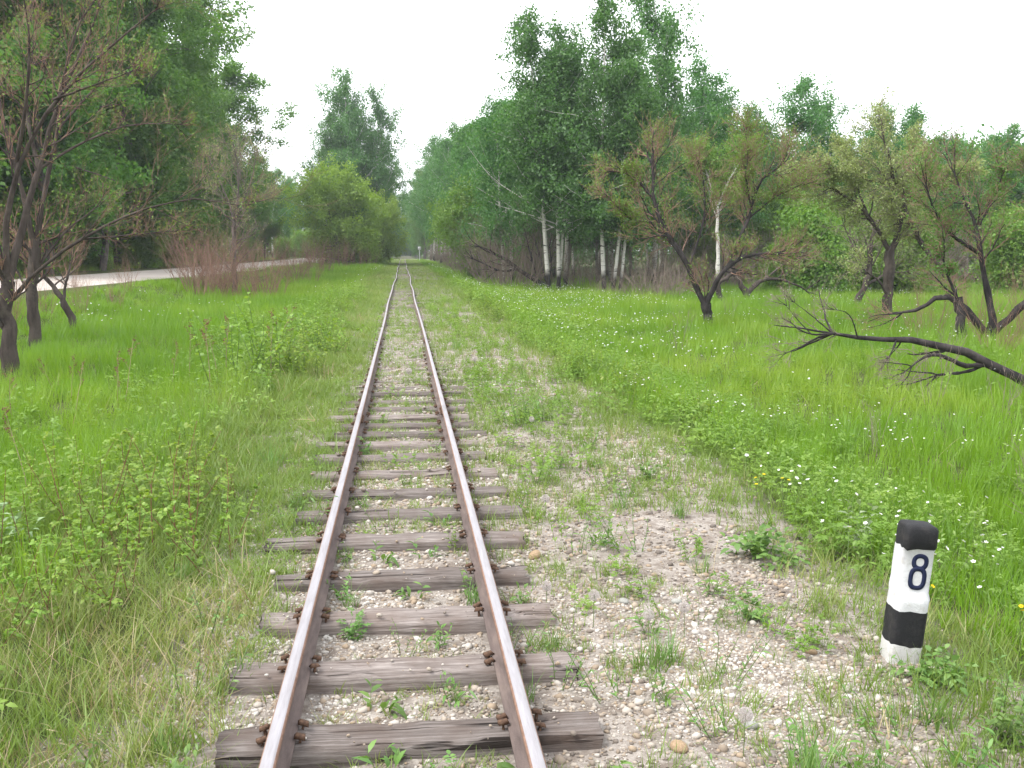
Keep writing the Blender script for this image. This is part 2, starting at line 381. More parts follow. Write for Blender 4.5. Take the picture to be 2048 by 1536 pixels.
def sleeper_mesh(rng, length, width, height):
    nX, prof_n = 22, []
    hw = width / 2
    ring = [(-hw + .004, -height), (-hw, -height * .5), (-hw - .002, -.018), (-hw + .012, -.003), (-hw * .45, 0), (-.004, -.002), (hw * .4, .001), (hw - .012, -.003), (hw + .002, -.018), (hw, -height * .5), (hw - .004, -height)]
    ring = np.array(ring); n = len(ring)
    xs = np.linspace(-length / 2, length / 2, nX)
    V = np.zeros((nX, n, 3)); V[:, :, 0] = xs[:, None]; V[:, :, 1] = ring[:, 0]; V[:, :, 2] = ring[:, 1]
    # worn, uneven edges, one long split
    wear = rng.normal(0, 1, (nX, n))
    wear = (wear + np.roll(wear, 1, 0) + np.roll(wear, -1, 0)) / 3
    V[:, :, 1] += wear * 0.0035; V[:, :, 2] += np.roll(wear, 2, 1) * 0.0028
    for e in (2, 3, 7, 8):
        drop = np.clip(rng.normal(0, 1, nX), 0, 2); drop = (drop + np.roll(drop, 1)) / 2
        V[:, e, 2] -= drop * 0.010; V[:, e, 1] *= 1 - drop * 0.02
    if rng.rand() < 0.8:
        c = rng.choice([4, 5, 6]); a = rng.randint(0, nX - 9); b = a + rng.randint(6, nX - a)
        V[a:b, c, 2] -= 0.010 + 0.012 * rng.rand()
    V[0, :, 0] += rng.normal(0, .006, n); V[-1, :, 0] += rng.normal(0, .006, n)
    bow = rng.normal(0, .004); V[:, :, 2] += bow * np.cos(xs / length * pi)[:, None]
    ii = np.arange(nX * n).reshape(nX, n)
    F = np.stack([ii[:-1, :-1], ii[1:, :-1], ii[1:, 1:], ii[:-1, 1:]], -1).reshape(-1, 4)[:, ::-1]
    caps = [ii[:1], ii[-1:][:, ::-1]]
    return mesh_np('sleeper', V.reshape(-1, 3), [F] + caps, smooth=False, mats=[M['sleeper']])
def spike_mesh(rng):
    # square shank with an off-centre hooked head that grips the rail foot (head points to -x)
    V = []; F = []
    def prism(x0, x1, y0, y1, z0, z1, tx=0.0):
        b = len(V)
        V.extend([(x0, y0, z0), (x1, y0, z0), (x1, y1, z0), (x0, y1, z0), (x0 + tx, y0 + .004, z1), (x1 - .005, y0 + .004, z1), (x1 - .005, y1 - .004, z1), (x0 + tx, y1 - .004, z1)])
        F.extend([[b + 3, b + 2, b + 1, b], [b + 4, b + 5, b + 6, b + 7]] + [[b + j, b + (j + 1) % 4, b + 4 + (j + 1) % 4, b + 4 + j] for j in range(4)])
    prism(-.006, .010, -.008, .008, -.05, .0125)
    prism(-.026, .020, -.015, .015, .011, .0235, 0.007)
    V = np.array(V) * .84 + rng.normal(0, .0012, (len(V), 3))
    return mesh_np('spike', V, [np.array(F)], smooth=False, mats=[M['spike']])
rng = np.random.RandomState(21)
spikes = [spike_mesh(rng) for _ in range(4)]
sl_y = [2.24, 2.80, 3.31, 3.88, 4.45, 5.02, 5.67, 6.29, 6.85, 7.45, 8.08, 8.63, 9.08, 9.55, 10.06]
while sl_y[-1] < 90: sl_y.append(sl_y[-1] + 0.58 + rng.normal(0, 0.03))
far_V, far_F = [], []
sl_meshes = [sleeper_mesh(rng, 1.34 + rng.normal(0, .05), 0.185 + rng.normal(0, .012), 0.16) for _ in range(30)]
for i, y in enumerate(sl_y):
    L_off = rng.normal(0.02, .035)
    s = link('sleeper', sl_meshes[i % 30], track,
             loc=(L_off + float(track_dx(y)), y, SL_TOP - 0.002 + float(track_dz(y))), rot=(rng.normal(0, .012), 0, rng.normal(0, .012)))
    if i >= 15: s.location.z -= 0.004 + 0.018 * rng.rand()
    if 1 <= i < 36:
        for side in (-1, 1):
            for inner in (-1, 1):
                for dy in (-.042, .034):
                    sx = side * 0.40 - side * inner * 0.062 - L_off
                    flip = 0 if sx + L_off > side * 0.40 else pi
                    sp = link('spike', spikes[rng.randint(4)], s, loc=(sx, dy + rng.normal(0, .012), .001 + abs(rng.normal(0, .005))),
                              rot=(rng.normal(0, .10), rng.normal(0, .10) + .16 * (1 if flip == 0 else 1), flip + rng.normal(0, .22)))
V, F = [], []
for k in range(190):
    y = sl_y[-1] + 0.58 * (k + 1); b = len(V); dx = float(track_dx(y)); zt = SL_TOP - .014 + float(track_dz(y))
    V += [(dx + a * .67, y + c * .09, zt + d) for d in (-.15, 0) for a, c in ((-1, -1), (1, -1), (1, 1), (-1, 1))]
    F += [[b + 4, b + 5, b + 6, b + 7]] + [[b + j, b + (j + 1) % 4, b + 4 + (j + 1) % 4, b + 4 + j] for j in range(4)]
o = link('sleeper_row', mesh_np('sleeper_row', V, [np.array(F)], smooth=False, mats=[M['sleeper']]), track); o['kind'] = 'stuff'

# ---------------------------------------------------------------- kilometre post
def paint_material(name, c, c2, amt):
    m, N, L, out = mat_new(name); tc = N.new('ShaderNodeTexCoord'); P = tc.outputs['Object']
    a = n_noise(N, L, P, 22, 6, 0.7); b = n_noise(N, L, P, 160, 3)
    f = n_ramp(N, L, a.outputs['Fac'], [(0.52, 0.0), (0.75, amt)]).outputs[0]
    h = n_math(N, L, 'ADD', a.outputs['Fac'], n_math(N, L, 'MULTIPLY', b.outputs['Fac'], 0.5))
    principled(N, L, out, n_mix(N, L, f, c, c2), 0.7, normal=n_bump(N, L, h, 0.55, 0.008), spec=0.3); return m
M['white_paint'] = paint_material('white_paint', (0.57, 0.57, 0.58), (0.40, 0.38, 0.35), 0.8)
M['black_paint'] = paint_material('black_paint', (0.014, 0.014, 0.016), (0.05, 0.045, 0.042), 0.7)
M['digit'] = paint_material('digit_paint', (0.008, 0.013, 0.045), (0.015, 0.022, 0.06), 0.5)
M['base_paint'] = paint_material('stained_white_paint', (0.56, 0.55, 0.54), (0.27, 0.235, 0.20), 0.85)
post = empty('kilometre_post', (2.075, 3.93, tz(2.07, 3.93)), radians(-7), 'short concrete post in black and white bands bearing number 8', 'marker post')
post.rotation_euler = (0, radians(5.2), radians(-7))
PW, PH = 0.066, 0.585     # half width, height
prng = np.random.RandomState(3)
def post_ring(z, rec, c=0.012, k=5):
    # chamfered square, the front (-y) face set back by rec; k points a side for a hand-cast edge
    w = PW; fr = -w + rec
    cor = [(-w + c, fr), (w - c, fr), (w, fr + c), (w, w - c), (w - c, w), (-w + c, w), (-w, w - c), (-w, fr + c)]
    pts = []
    for i in range(8):
        a, b = np.array(cor[i]), np.array(cor[(i + 1) % 8]); m = k if i % 2 == 0 else 1
        for j in range(m): pts.append(a + (b - a) * j / m)
    pts = np.array(pts); return np.concatenate([pts, np.full((len(pts), 1), z)], 1)
def post_part(name, rings, mat, wob0, wob1, top=False, bottom=False):
    V = np.array(rings); nr, n, _ = V.shape
    V[0, :, 2] += wob0; V[-1, :, 2] += wob1
    V[1:-1, :, :2] += prng.normal(0, .0008, (nr - 2, n, 2))
    ii = np.arange(nr * n).reshape(nr, n); j = np.roll(ii, -1, 1)
    F = [np.stack([ii[:-1], j[:-1], j[1:], ii[1:]], -1).reshape(-1, 4)]
    if top: F.append(ii[-1:])
    return link(name, mesh_np(name, V.reshape(-1, 3), F, smooth=False, mats=[mat]), post)
npt = len(post_ring(0, 0))
w1, w2, w3 = (prng.normal(0, .0032, npt) for _ in range(3))
zr = lambda f: PH * (1 - f)
R0 = 0.0
post_part('post_foot', [post_ring(-.30, 0), post_ring(-.02, 0), post_ring(zr(.95), 0), post_ring(zr(.865), 0)], M['base_paint'], 0, w1)
post_part('black_band', [post_ring(z, 0) for z in np.linspace(zr(.865), zr(.61), 5)], M['black_paint'], w1, w2)
post_part('white_panel', [post_ring(zr(.61), 0), post_ring(zr(.56), 0), post_ring(zr(.515), 0), post_ring(zr(.475), .020), post_ring(zr(.40), .020), post_ring(zr(.3), .020), post_ring(zr(.18), .020), post_ring(zr(.165), .012)], M['white_paint'], w2, w3)
def shrink(r, s, dz): r = r.copy(); r[:, :2] *= s; return r
post_part('black_cap', [post_ring(zr(.165), .012), post_ring(zr(.14), .003), post_ring(zr(.06), .002), shrink(post_ring(zr(.02), .002), .97, 0), shrink(post_ring(zr(.0), .002), .88, 0), shrink(post_ring(zr(-.012), .002), .5, 0)], M['black_paint'], w3, 0, top=True)
def loop8(cx, cz, hx, hz, t, p, y):
    a = np.linspace(0, 2 * pi, 40, endpoint=False)
    sgn = lambda v, e: np.sign(v) * np.abs(v) ** e
    out = []
    for s, yy in ((0, y), (1, y), (0, y + .004), (1, y + .004)):
        out.append(np.stack([cx + (hx - s * t) * sgn(np.cos(a), p), np.full(40, yy), cz + (hz - s * t) * sgn(np.sin(a), p)], -1))
    V = np.concatenate(out); k = np.arange(40); n = (k + 1) % 40
    F = np.concatenate([np.stack([k, n, n + 40, k + 40], -1), np.stack([k + 80, n + 80, n, k], -1), np.stack([k + 40, n + 40, n + 120, k + 120], -1)])
    return V, F
yf = -PW + .020 - .0016
Va, Fa = loop8(.009, zr(.2545), .0345, .0350, .0180, .86, yf)
Vb, Fb = loop8(.0065, zr(.373), .0370, .0490, .0180, .72, yf - .0006)
link('number_eight', mesh_np('number_eight', np.concatenate([Va, Vb]), [np.concatenate([Fa, Fb + len(Va)])], smooth=False, mats=[M['digit']]), post)

# ---------------------------------------------------------------- plant geometry tools
def nrm(v): return v / np.maximum(np.linalg.norm(v, axis=-1, keepdims=True), 1e-9)
def tubes(P, R, sides):
    """P (B,n,3), R (B,n) -> V, F"""
    B, n, _ = P.shape
    T = np.empty_like(P); T[:, 1:-1] = P[:, 2:] - P[:, :-2]; T[:, 0] = P[:, 1] - P[:, 0]; T[:, -1] = P[:, -1] - P[:, -2]; T = nrm(T)
    mean = nrm(P[:, -1] - P[:, 0]); ref = np.where(np.abs(mean[:, 2:3]) > 0.75, np.array([[1.0, 0.13, 0]]), np.array([[0.07, 0.05, 1.0]]))
    U = nrm(np.cross(T, ref[:, None, :])); W = np.cross(T, U)
    a = np.arange(sides) * 2 * pi / sides
    ring = P[:, :, None, :] + R[:, :, None, None] * (np.cos(a)[None, None, :, None] * U[:, :, None, :] + np.sin(a)[None, None, :, None] * W[:, :, None, :])
    ii = np.arange(B * n * sides).reshape(B, n, sides); j = np.roll(ii, -1, 2)
    F = np.stack([ii[:, :-1], j[:, :-1], j[:, 1:], ii[:, 1:]], -1).reshape(-1, 4)
    return ring.reshape(-1, 3), F
def grow(rng, S, D, Ln, R0, r1, n, wander, trop):
    B = len(S); P = np.zeros((B, n + 1, 3)); P[:, 0] = S; d = nrm(D); step = (Ln / n)[:, None]
    for k in range(n):
        d = nrm(d + rng.normal(0, wander, (B, 3)) + np.asarray(trop)[None, :] / n)
        P[:, k + 1] = P[:, k] + d * step
    R = R0[:, None] * (1 + (r1 - 1) * np.linspace(0, 1, n + 1)[None, :])
    return P, R
def sample(P, R, t):
    n = P.shape[1] - 1; f = np.clip(t, 0, 0.9999) * n; k = f.astype(int); fr = (f - k)[..., None]; b = np.arange(len(P))[:, None]
    pos = P[b, k] * (1 - fr) + P[b, k + 1] * fr; tan = nrm(P[b, k + 1] - P[b, k]); rad = R[b, k] * (1 - fr[..., 0]) + R[b, k + 1] * fr[..., 0]
    return pos, tan, rad
def spawn(rng, P, R, Ln, m, t0, t1, ang, ratio, rr_, prof=None, even=True):
    B = len(P)
    t = (np.arange(m)[None, :] + rng.rand(B, m)) / m if even else rng.rand(B, m)
    t = t0 + (t1 - t0) * t
    pos, tan, rad = sample(P, R, t)
    perp = nrm(np.cross(tan, rng.normal(0, 1, tan.shape)))
    a = (ang[0] + (ang[1] - ang[0]) * rng.rand(B, m))[..., None]
    D = np.cos(a) * tan + np.sin(a) * perp
    pr = 1.0 if prof is None else prof(t)
    L2 = Ln[:, None] * (ratio[0] + (ratio[1] - ratio[0]) * rng.rand(B, m)) * pr
    return pos.reshape(-1, 3), D.reshape(-1, 3), L2.ravel(), (rad * rr_).ravel()
def leaves(rng, A, k, spread, size, aspect=0.6, up=0.35, droop=0.25, clump=None):
    """k leaves round each anchor; a leaf is a folded rhombus. returns V, F, tint"""
    n = len(A) * k
    base = np.repeat(A, k, 0) + rng.normal(0, 1, (n, 3)) * spread
    d = nrm(rng.normal(0, 1, (n, 3)) + np.array([0, 0, -droop]))
    nor = nrm(rng.normal(0, 1, (n, 3)) + np.array([0, 0, up * 2])); s = nrm(np.cross(d, nor)); nor = np.cross(s, d)
    L = (size * (0.65 + 0.7 * rng.rand(n)))[:, None]; w = L * aspect * 0.5
    V = np.stack([base, base + d * L * 0.45 + s * w + nor * w * 0.3, base + d * L, base + d * L * 0.45 - s * w + nor * w * 0.3], 1)
    F = np.arange(n * 4).reshape(n, 4)
    ct = np.repeat(rng.rand(len(A)), k) if clump is None else np.repeat(clump, k)
    tint = np.clip(0.45 * ct + 0.55 * rng.rand(n), 0, 1)
    return V.reshape(-1, 3), F, np.repeat(tint, 4)
class Bag:
    def __init__(s): s.V = []; s.F3 = []; s.F = {}; s.t = []; s.n = 0
    def add(s, V, F, t=None):
        V = np.asarray(V, float); F = np.asarray(F)
        s.V.append(V); s.F.setdefault(F.shape[1], []).append(F + s.n)
        s.t.append(np.full(len(V), 0.5) if t is None else t); s.n += len(V)
    def mesh(s, name, mat, smooth=True):
        return mesh_np(name, np.concatenate(s.V), [np.concatenate(f) for f in s.F.values()], smooth=smooth, attrs={'tint': np.concatenate(s.t)}, mats=[mat])

# ---------------------------------------------------------------- scatter of uncountable cover (one object, shared pieces set on points)
def scatter(name, variants, pts, rot, scl, tint, mat, label=None, seed=0, kind='stuff', cat=None):
    rng = np.random.RandomState(seed); K = len(variants)
    Vs, Fs, vid = [], {}, []; n = 0
    for k, (V, Fl) in enumerate(variants):
        for F in Fl: Fs.setdefault(F.shape[1], []).append(np.asarray(F) + n)
        Vs.append(V); vid.append(np.full(len(V), k)); n += len(V)
    Np = len(pts); Vs.append(pts); vid.append(np.full(Np, -1))
    z3 = np.zeros((n, 3)); z1 = np.zeros(n)
    at = {'vid': np.concatenate(vid).astype(np.int32), 'rot': np.concatenate([z3, rot]), 'scl': np.concatenate([z3, scl]),
          'pick': np.concatenate([z1, rng.randint(0, K, Np)]).astype(np.int32), 'tint': np.concatenate([z1, tint])}
    me = bpy.data.meshes.new(name)
    allV = np.concatenate(Vs).astype(np.float32); me.vertices.add(len(allV)); me.vertices.foreach_set('co', allV.ravel())
    F = [np.concatenate(f).astype(np.int32) for f in Fs.values()]
    loops = np.concatenate([f.ravel() for f in F]); sizes = np.concatenate([np.full(len(f), f.shape[1], np.int32) for f in F])
    me.loops.add(len(loops)); me.loops.foreach_set('vertex_index', loops)
    me.polygons.add(len(sizes)); me.polygons.foreach_set('loop_start', np.concatenate([[0], np.cumsum(sizes)[:-1]]).astype(np.int32))
    me.polygons.foreach_set('use_smooth', np.ones(len(sizes), bool))
    me.materials.append(mat)
    for k, a in at.items():
        if a.ndim == 2: x = me.attributes.new(k, 'FLOAT_VECTOR', 'POINT'); x.data.foreach_set('vector', a.astype(np.float32).ravel())
        elif a.dtype.kind == 'i': x = me.attributes.new(k, 'INT', 'POINT'); x.data.foreach_set('value', a)
        else: x = me.attributes.new(k, 'FLOAT', 'POINT'); x.data.foreach_set('value', a.astype(np.float32))
    me.update(calc_edges=True)
    ng = bpy.data.node_groups.new(name, 'GeometryNodeTree')
    ng.interface.new_socket('Geometry', in_out='INPUT', socket_type='NodeSocketGeometry')
    ng.interface.new_socket('Geometry', in_out='OUTPUT', socket_type='NodeSocketGeometry')
    N, L = ng.nodes, ng.links
    gi = N.new('NodeGroupInput'); go = N.new('NodeGroupOutput')
    def attr(nm, ty):
        a = N.new('GeometryNodeInputNamedAttribute'); a.data_type = ty; a.inputs['Name'].default_value = nm; return a.outputs['Attribute']
    def eq(k):
        c = N.new('FunctionNodeCompare'); c.data_type = 'INT'; c.operation = 'EQUAL'
        L.new(attr('vid', 'INT'), c.inputs[2]); c.inputs[3].default_value = k; return c.outputs[0]
    def sep(k):
        s = N.new('GeometryNodeSeparateGeometry'); s.domain = 'POINT'; L.new(gi.outputs[0], s.inputs[0]); L.new(eq(k), s.inputs['Selection']); return s.outputs[0]
    jn = N.new('GeometryNodeJoinGeometry')
    for k in range(K):
        g2 = N.new('GeometryNodeGeometryToInstance'); L.new(sep(k), g2.inputs[0]); L.new(g2.outputs[0], jn.inputs[0])
    ip = N.new('GeometryNodeInstanceOnPoints')
    L.new(sep(-1), ip.inputs['Points']); L.new(jn.outputs[0], ip.inputs['Instance']); ip.inputs['Pick Instance'].default_value = True
    L.new(attr('pick', 'INT'), ip.inputs['Instance Index'])
    L.new(attr('rot', 'FLOAT_VECTOR'), ip.inputs['Rotation']); L.new(attr('scl', 'FLOAT_VECTOR'), ip.inputs['Scale'])
    L.new(ip.outputs[0], go.inputs[0])
    o = link(name, me); md = o.modifiers.new('scatter', 'NODES'); md.node_group = ng
    tag(o, label, cat, None, kind); return o

def blades(rng, n, radius, h, w, lean=0.5, curl=0.6, seg=3):
    """a tuft of grass blades, each a tapering bent strip"""
    r = radius * np.sqrt(rng.rand(n)); a = rng.rand(n) * 2 * pi
    base = np.stack([r * np.cos(a), r * np.sin(a), np.full(n, -0.02)], -1)
    az = rng.rand(n) * 2 * pi; out = np.stack([np.cos(az), np.sin(az), np.zeros(n)], -1)
    side = np.stack([-np.sin(az + rng.normal(0, .5, n)), np.cos(az), np.zeros(n)], -1)
    H = h * (0.45 + 0.65 * rng.rand(n)); ln = lean * np.abs(rng.normal(0, .6, n)) + 0.05; cu = curl * rng.rand(n)
    rows = []
    for k in range(seg + 1):
        t = k / seg
        c = base + out * (H * (ln * t * 0.7 + cu * t * t * 0.55))[:, None] + np.array([0, 0, 1.0]) * (H * (t - 0.28 * cu * t * t))[:, None]
        ww = (w * (0.7 + .6 * rng.rand(n)) * (1 - t ** 1.6))[:, None] if k < seg else None
        rows.append((c, ww))
    V = []; F4 = []; F3 = []
    per = 2 * seg + 1
    VV = np.zeros((n, per, 3))
    for k in range(seg): VV[:, 2 * k] = rows[k][0] - side * rows[k][1]; VV[:, 2 * k + 1] = rows[k][0] + side * rows[k][1]
    VV[:, -1] = rows[seg][0]
    b = (np.arange(n) * per)[:, None]
    for k in range(seg - 1): F4.append(b + np.array([[2 * k, 2 * k + 1, 2 * k + 3, 2 * k + 2]]))
    F3 = b + np.array([[2 * seg - 2, 2 * seg - 1, 2 * seg]])
    Fl = [F3]
    if F4: Fl.append(np.concatenate(F4))
    return VV.reshape(-1, 3), Fl
def leafblade(base, d, nor, L, w, bend):
    """pointed leaf, 6 verts, bent downwards. arrays"""
    s = nrm(np.cross(d, nor)); nor = np.cross(s, d); L = L[:, None]; w = w[:, None]
    p = lambda t: base + d * L * t - np.array([0, 0, 1.0]) * bend * L * t * t
    V = np.stack([base, p(.35) + s * w + nor * w * .25, p(.35) - s * w + nor * w * .25, p(.7) + s * w * .72 + nor * w * .2, p(.7) - s * w * .72 + nor * w * .2, p(1.0)], 1)
    n = len(base); b = (np.arange(n) * 6)[:, None]
    F3 = np.concatenate([b + np.array([[0, 1, 2]]), b + np.array([[3, 5, 4]])]); F4 = b + np.array([[1, 3, 4, 2]])
    return V.reshape(-1, 3), [F3, F4]
def forb(rng, nstem, h, nleaf, L, w, lean=0.3, spread=0.05, pinnate=0):
    """leafy stems. returns (stem tubes V,F), (leaf V, [F3,F4]), tips"""
    S = np.stack([rng.normal(0, spread, nstem), rng.normal(0, spread, nstem), np.full(nstem, -.03)], -1)
    D = np.stack([rng.normal(0, lean, nstem), rng.normal(0, lean, nstem), np.ones(nstem)], -1)
    Ln = h * (0.6 + 0.5 * rng.rand(nstem))
    P, R = grow(rng, S, D, Ln, np.full(nstem, 0.0010 + .0042 * h), 0.4, 4, 0.08, (0, 0, 0.1))
    sv, sf = tubes(P, R, 4)
    pos, D2, L2, _ = spawn(rng, P, R, Ln, nleaf, 0.12, 1.0, (0.6, 1.25), (1, 1), 1)
    n = len(pos); sc = (0.6 + 0.6 * rng.rand(n))
    if pinnate:
        D2 = nrm(D2 + np.array([0, 0, 0.1])); LL = L * 2.2 * sc
        s = nrm(np.cross(D2, np.array([0, 0, 1.0]))); B, DD, SZ = [], [], []
        for k in range(pinnate):
            t = 0.3 + 0.6 * k / pinnate
            c = pos + D2 * (LL * t)[:, None] - np.array([0, 0, 1.0]) * (LL * .3 * t * t)[:, None]
            for q in (-1, 1): B.append(c); DD.append(nrm(D2 * .6 + q * s + rng.normal(0, .12, D2.shape))); SZ.append(sc * L * (1 - .35 * abs(t - .5)))
        B.append(pos + D2 * (LL * .9)[:, None] - np.array([0, 0, 1.0]) * (LL * .24)[:, None]); DD.append(D2); SZ.append(sc * L)
        pos, D2, SZ = np.concatenate(B), np.concatenate(DD), np.concatenate(SZ)
    else: SZ = sc * L
    n = len(pos)
    lv, lf = leafblade(pos, D2, nrm(rng.normal(0, .35, (n, 3)) + np.array([0, 0, 1.0])), SZ, SZ / L * w, 0.35)
    return (sv, sf), (lv, lf), P[:, -1]

# ---------------------------------------------------------------- ballast stones
rng = np.random.RandomState(8)
def stone(rng):
    import bmesh
    bm = bmesh.new(); bmesh.ops.create_icosphere(bm, subdivisions=1, radius=0.5)
    V = np.array([v.co[:] for v in bm.verts]); F = np.array([[v.index for v in f.verts] for f in bm.faces]); bm.free()
    V *= 1 + rng.normal(0, .12, (len(V), 1)); V *= np.array([1.0, 0.6 + .35 * rng.rand(), 0.42 + .3 * rng.rand()])
    return V, [F]
def stone_material():
    m, N, L, out = mat_new('ballast_stone'); a = N.new('ShaderNodeAttribute'); a.attribute_name = 'tint'; a.attribute_type = 'INSTANCER'
    tc = N.new('ShaderNodeTexCoord'); n = n_noise(N, L, tc.outputs['Object'], 3, 4)
    r = n_ramp(N, L, a.outputs['Fac'], [(0.0, (0.11, 0.092, 0.08)), (0.18, (0.21, 0.175, 0.145)), (0.36, (0.34, 0.255, 0.17)), (0.55, (0.40, 0.35, 0.295)), (0.75, (0.50, 0.46, 0.41)), (1.0, (0.66, 0.63, 0.59))])
    r.color_ramp.interpolation = 'LINEAR'
    col = n_mix(N, L, n_math(N, L, 'MULTIPLY', n.outputs['Fac'], 0.5), r.outputs[0], (0.2, 0.17, 0.145))
    principled(N, L, out, col, 0.85, spec=0.25); return m
M['stone'] = stone_material()
def field(x0, x1, y0, y1, n, rng): return x0 + (x1 - x0) * rng.rand(n), y0 + (y1 - y0) * rng.rand(n)
px_, py_, sz_ = [], [], []
for y0, y1, dens, s0 in ((1.6, 5.0, 7000, .0060), (5.0, 9.0, 3600, .0080), (9, 15, 900, .012), (15, 32, 130, .018)):
    n = int((y1 - y0) * 3.9 * dens); x, y = field(-1.25, 2.65, y0, y1, n, rng)
    pale = vnoise(x + 50, y, 0.9) * .6 + vnoise(x, y + 20, 0.3) * .4      # banks of clean stone
    keep = rng.rand(n) < np.clip(0.25 + 1.5 * (pale - 0.25), .1, 1) * sstep(-1.3, -0.7, x) * (1 - sstep(2.0, 2.65, x)) * np.where(x < -.5, .55, 1)
    x, y = x[keep], y[keep]; px_.append(x); py_.append(y); sz_.append(s0 * np.exp(rng.normal(0, .58, len(x))))
x = np.concatenate(px_); y = np.concatenate(py_); s = np.concatenate(sz_)
s = np.clip(s, .004, .030)
on = np.zeros(len(x), bool)
for sy in sl_y[:45]: on |= (np.abs(y - sy) < .10) & (np.abs(x) < .70)
on &= rng.rand(len(x)) > 0.03
onr = np.abs(np.abs(x) - .40) < .05
k = ~(on | onr); x, y, s = x[k], y[k], s[k]
z = terrain(x, y) + s * .12
for sy in sl_y[:45]: z = np.where((np.abs(y - sy) < .10) & (np.abs(x) < .68), SL_TOP + s * .2, z)
pale = vnoise(x + 50, y, 0.9)
tint = np.clip(rng.beta(1.1, 1.3, len(x)) * .9 + (pale - .45) * .6, 0, 1)
scatter('ballast_gravel', [stone(rng) for _ in range(7)], np.stack([x, y, z], -1), rng.rand(len(x), 3) * np.array([.6, .6, 6.28]) - np.array([.3, .3, 0]),
        s[:, None] * (1 + rng.normal(0, .1, (len(x), 3))) * 1.6, tint, M['stone'], 'pale pebbly gravel lying between and beside the sleepers', 3)
# larger loose stones that can be told apart
def rock_material(name, c1, c2):
    m, N, L, out = mat_new(name); tc = N.new('ShaderNodeTexCoord'); n = n_noise(N, L, tc.outputs['Object'], 9, 6, 0.7)
    principled(N, L, out, n_ramp(N, L, n.outputs['Fac'], [(0.3, c1), (0.7, c2)]).outputs[0], 0.85, normal=n_bump(N, L, n.outputs['Fac'], .4, .01), spec=.25); return m
M['rock_grey'] = rock_material('grey_rock', (.24, .235, .215), (.37, .37, .345)); M['rock_tan'] = rock_material('tan_rock', (.22, .15, .09), (.40, .29, .19)); M['rock_white'] = rock_material('white_rock', (.48, .45, .41), (.70, .68, .64))
def rock_mesh(rng, mat):
    import bmesh
    bm = bmesh.new(); bmesh.ops.create_icosphere(bm, subdivisions=2, radius=0.5)
    V = np.array([v.co[:] for v in bm.verts]); F = np.array([[v.index for v in f.verts] for f in bm.faces]); bm.free()
    d = rng.normal(0, 1, (6, 3)); V *= 1 + 0.10 * np.sin(V @ d.T * 3).sum(1, keepdims=True) * .4
    V *= np.array([1.0, 0.75, 0.55]); return mesh_np('stone', V, [F], mats=[mat])
for (x, y, s, mt, lab) in [(1.05, 4.66, .060, 'rock_grey', 'round grey cobble half sunk in the gravel shoulder'), (0.72, 5.42, .085, 'rock_tan', 'brown wedge of stone beside a sleeper end'),
                      (-0.62, 3.50, .045, 'rock_white', 'white stone lying on the near sleeper outside the rail'), (-0.34, 4.98, .045, 'rock_white', 'white stone between the rails below a sleeper'),
                      (1.00, 4.00, .040, 'rock_white', 'small white stone among grass beside the sleeper ends'), (0.92, 3.18, .075, 'rock_tan', 'flat tan stone at the end of a sleeper'),
                      (1.30, 4.62, .055, 'rock_grey', 'dark grey cobble on the bare gravel shoulder'), (1.22, 3.32, .06, 'rock_grey', 'grey flat stone among weeds on the shoulder'),
                      (1.72, 4.0, .055, 'rock_tan', 'reddish stone near the foot of the marker post'), (0.18, 6.72, .05, 'rock_white', 'pale stone beside the inner foot of the rail')]:
    o = link('stone', rock_mesh(rng, M[mt]), loc=(x, y, tz(x, y) + s * .12), rot=(rng.normal(0, .2), rng.normal(0, .2), rng.rand() * 6)); o.scale = (s,) * 3
    tag(o, lab, 'stone', 'loose stones along the track')

# ---------------------------------------------------------------- grass
def lay(x, y, rng, smin, smax, tilt=.12, hz=None):
    n = len(x); s = smin + (smax - smin) * rng.rand(n)
    sc = np.stack([s, s, s * (hz if hz is not None else 1.0)], -1)
    rot = np.stack([rng.normal(0, tilt, n), rng.normal(0, tilt, n), rng.rand(n) * 6.283], -1)
    return np.stack([x, y, terrain(x, y)], -1), rot, sc
def zones(rng, parts):
    X, Y, S = [], [], []
    for x0, x1, y0, y1, dens, s in parts:
        n = int((x1 - x0) * (y1 - y0) * dens); x, y = field(x0, x1, y0, y1, n, rng); X.append(x); Y.append(y); S.append(np.full(n, s))
    return np.concatenate(X), np.concatenate(Y), np.concatenate(S)
def in_view(x, y, m=1.5):
    ang = np.arctan2(x, y); return (ang > radians(-27)) & (ang < radians(39)) | (np.hypot(x, y) < 4 + m)
# lush meadow
x, y, s = zones(rng, [(2.3, 12, 1.5, 9, 30, .85), (2.4, 22, 9, 20, 17, 1.05), (2.5, 36, 20, 40, 7.5, 1.5), (2.6, 60, 40, 75, 3.2, 2.2), (2.6, 8, 75, 190, 2.2, 2.2),
                      (-9, -1.7, 3, 12, 30, .85), (-11, -1.9, 12, 24, 17, 1.05), (-11.5, -1.9, 24, 44, 8, 1.5), (-11, -7.2, 22, 48, 9, 1.3), (-11, -1.9, 44, 110, 3.5, 2.2), (-12, -1.9, 110, 200, 1.5, 2.4), (-40, -17.8, 30, 150, 0.9, 2.6)])
k = in_view(x, y) & ~((x < -9.7) & (x > -17.0) & (y > 15)) & ((x > 0) | (rng.rand(len(x)) < sstep(-1.4, -3.4, x) + .15)) & ((x < 0) | (rng.rand(len(x)) < sstep(2.1, 3.4, x + (vnoise(x, y, .8) - .5) * 1.2)))
x, y, s = x[k], y[k], s[k]
p, r, sc = lay(x, y, rng, .8, 1.15); sc *= s[:, None]; hv = (.68 + .5 * vnoise(x, y, 2.2)) * np.where((x < -7.6) & (x > -12), .55, 1.0)
sc[:, 2] = np.minimum(s, 1.35) * hv * (.8 + .4 * rng.rand(len(x)))
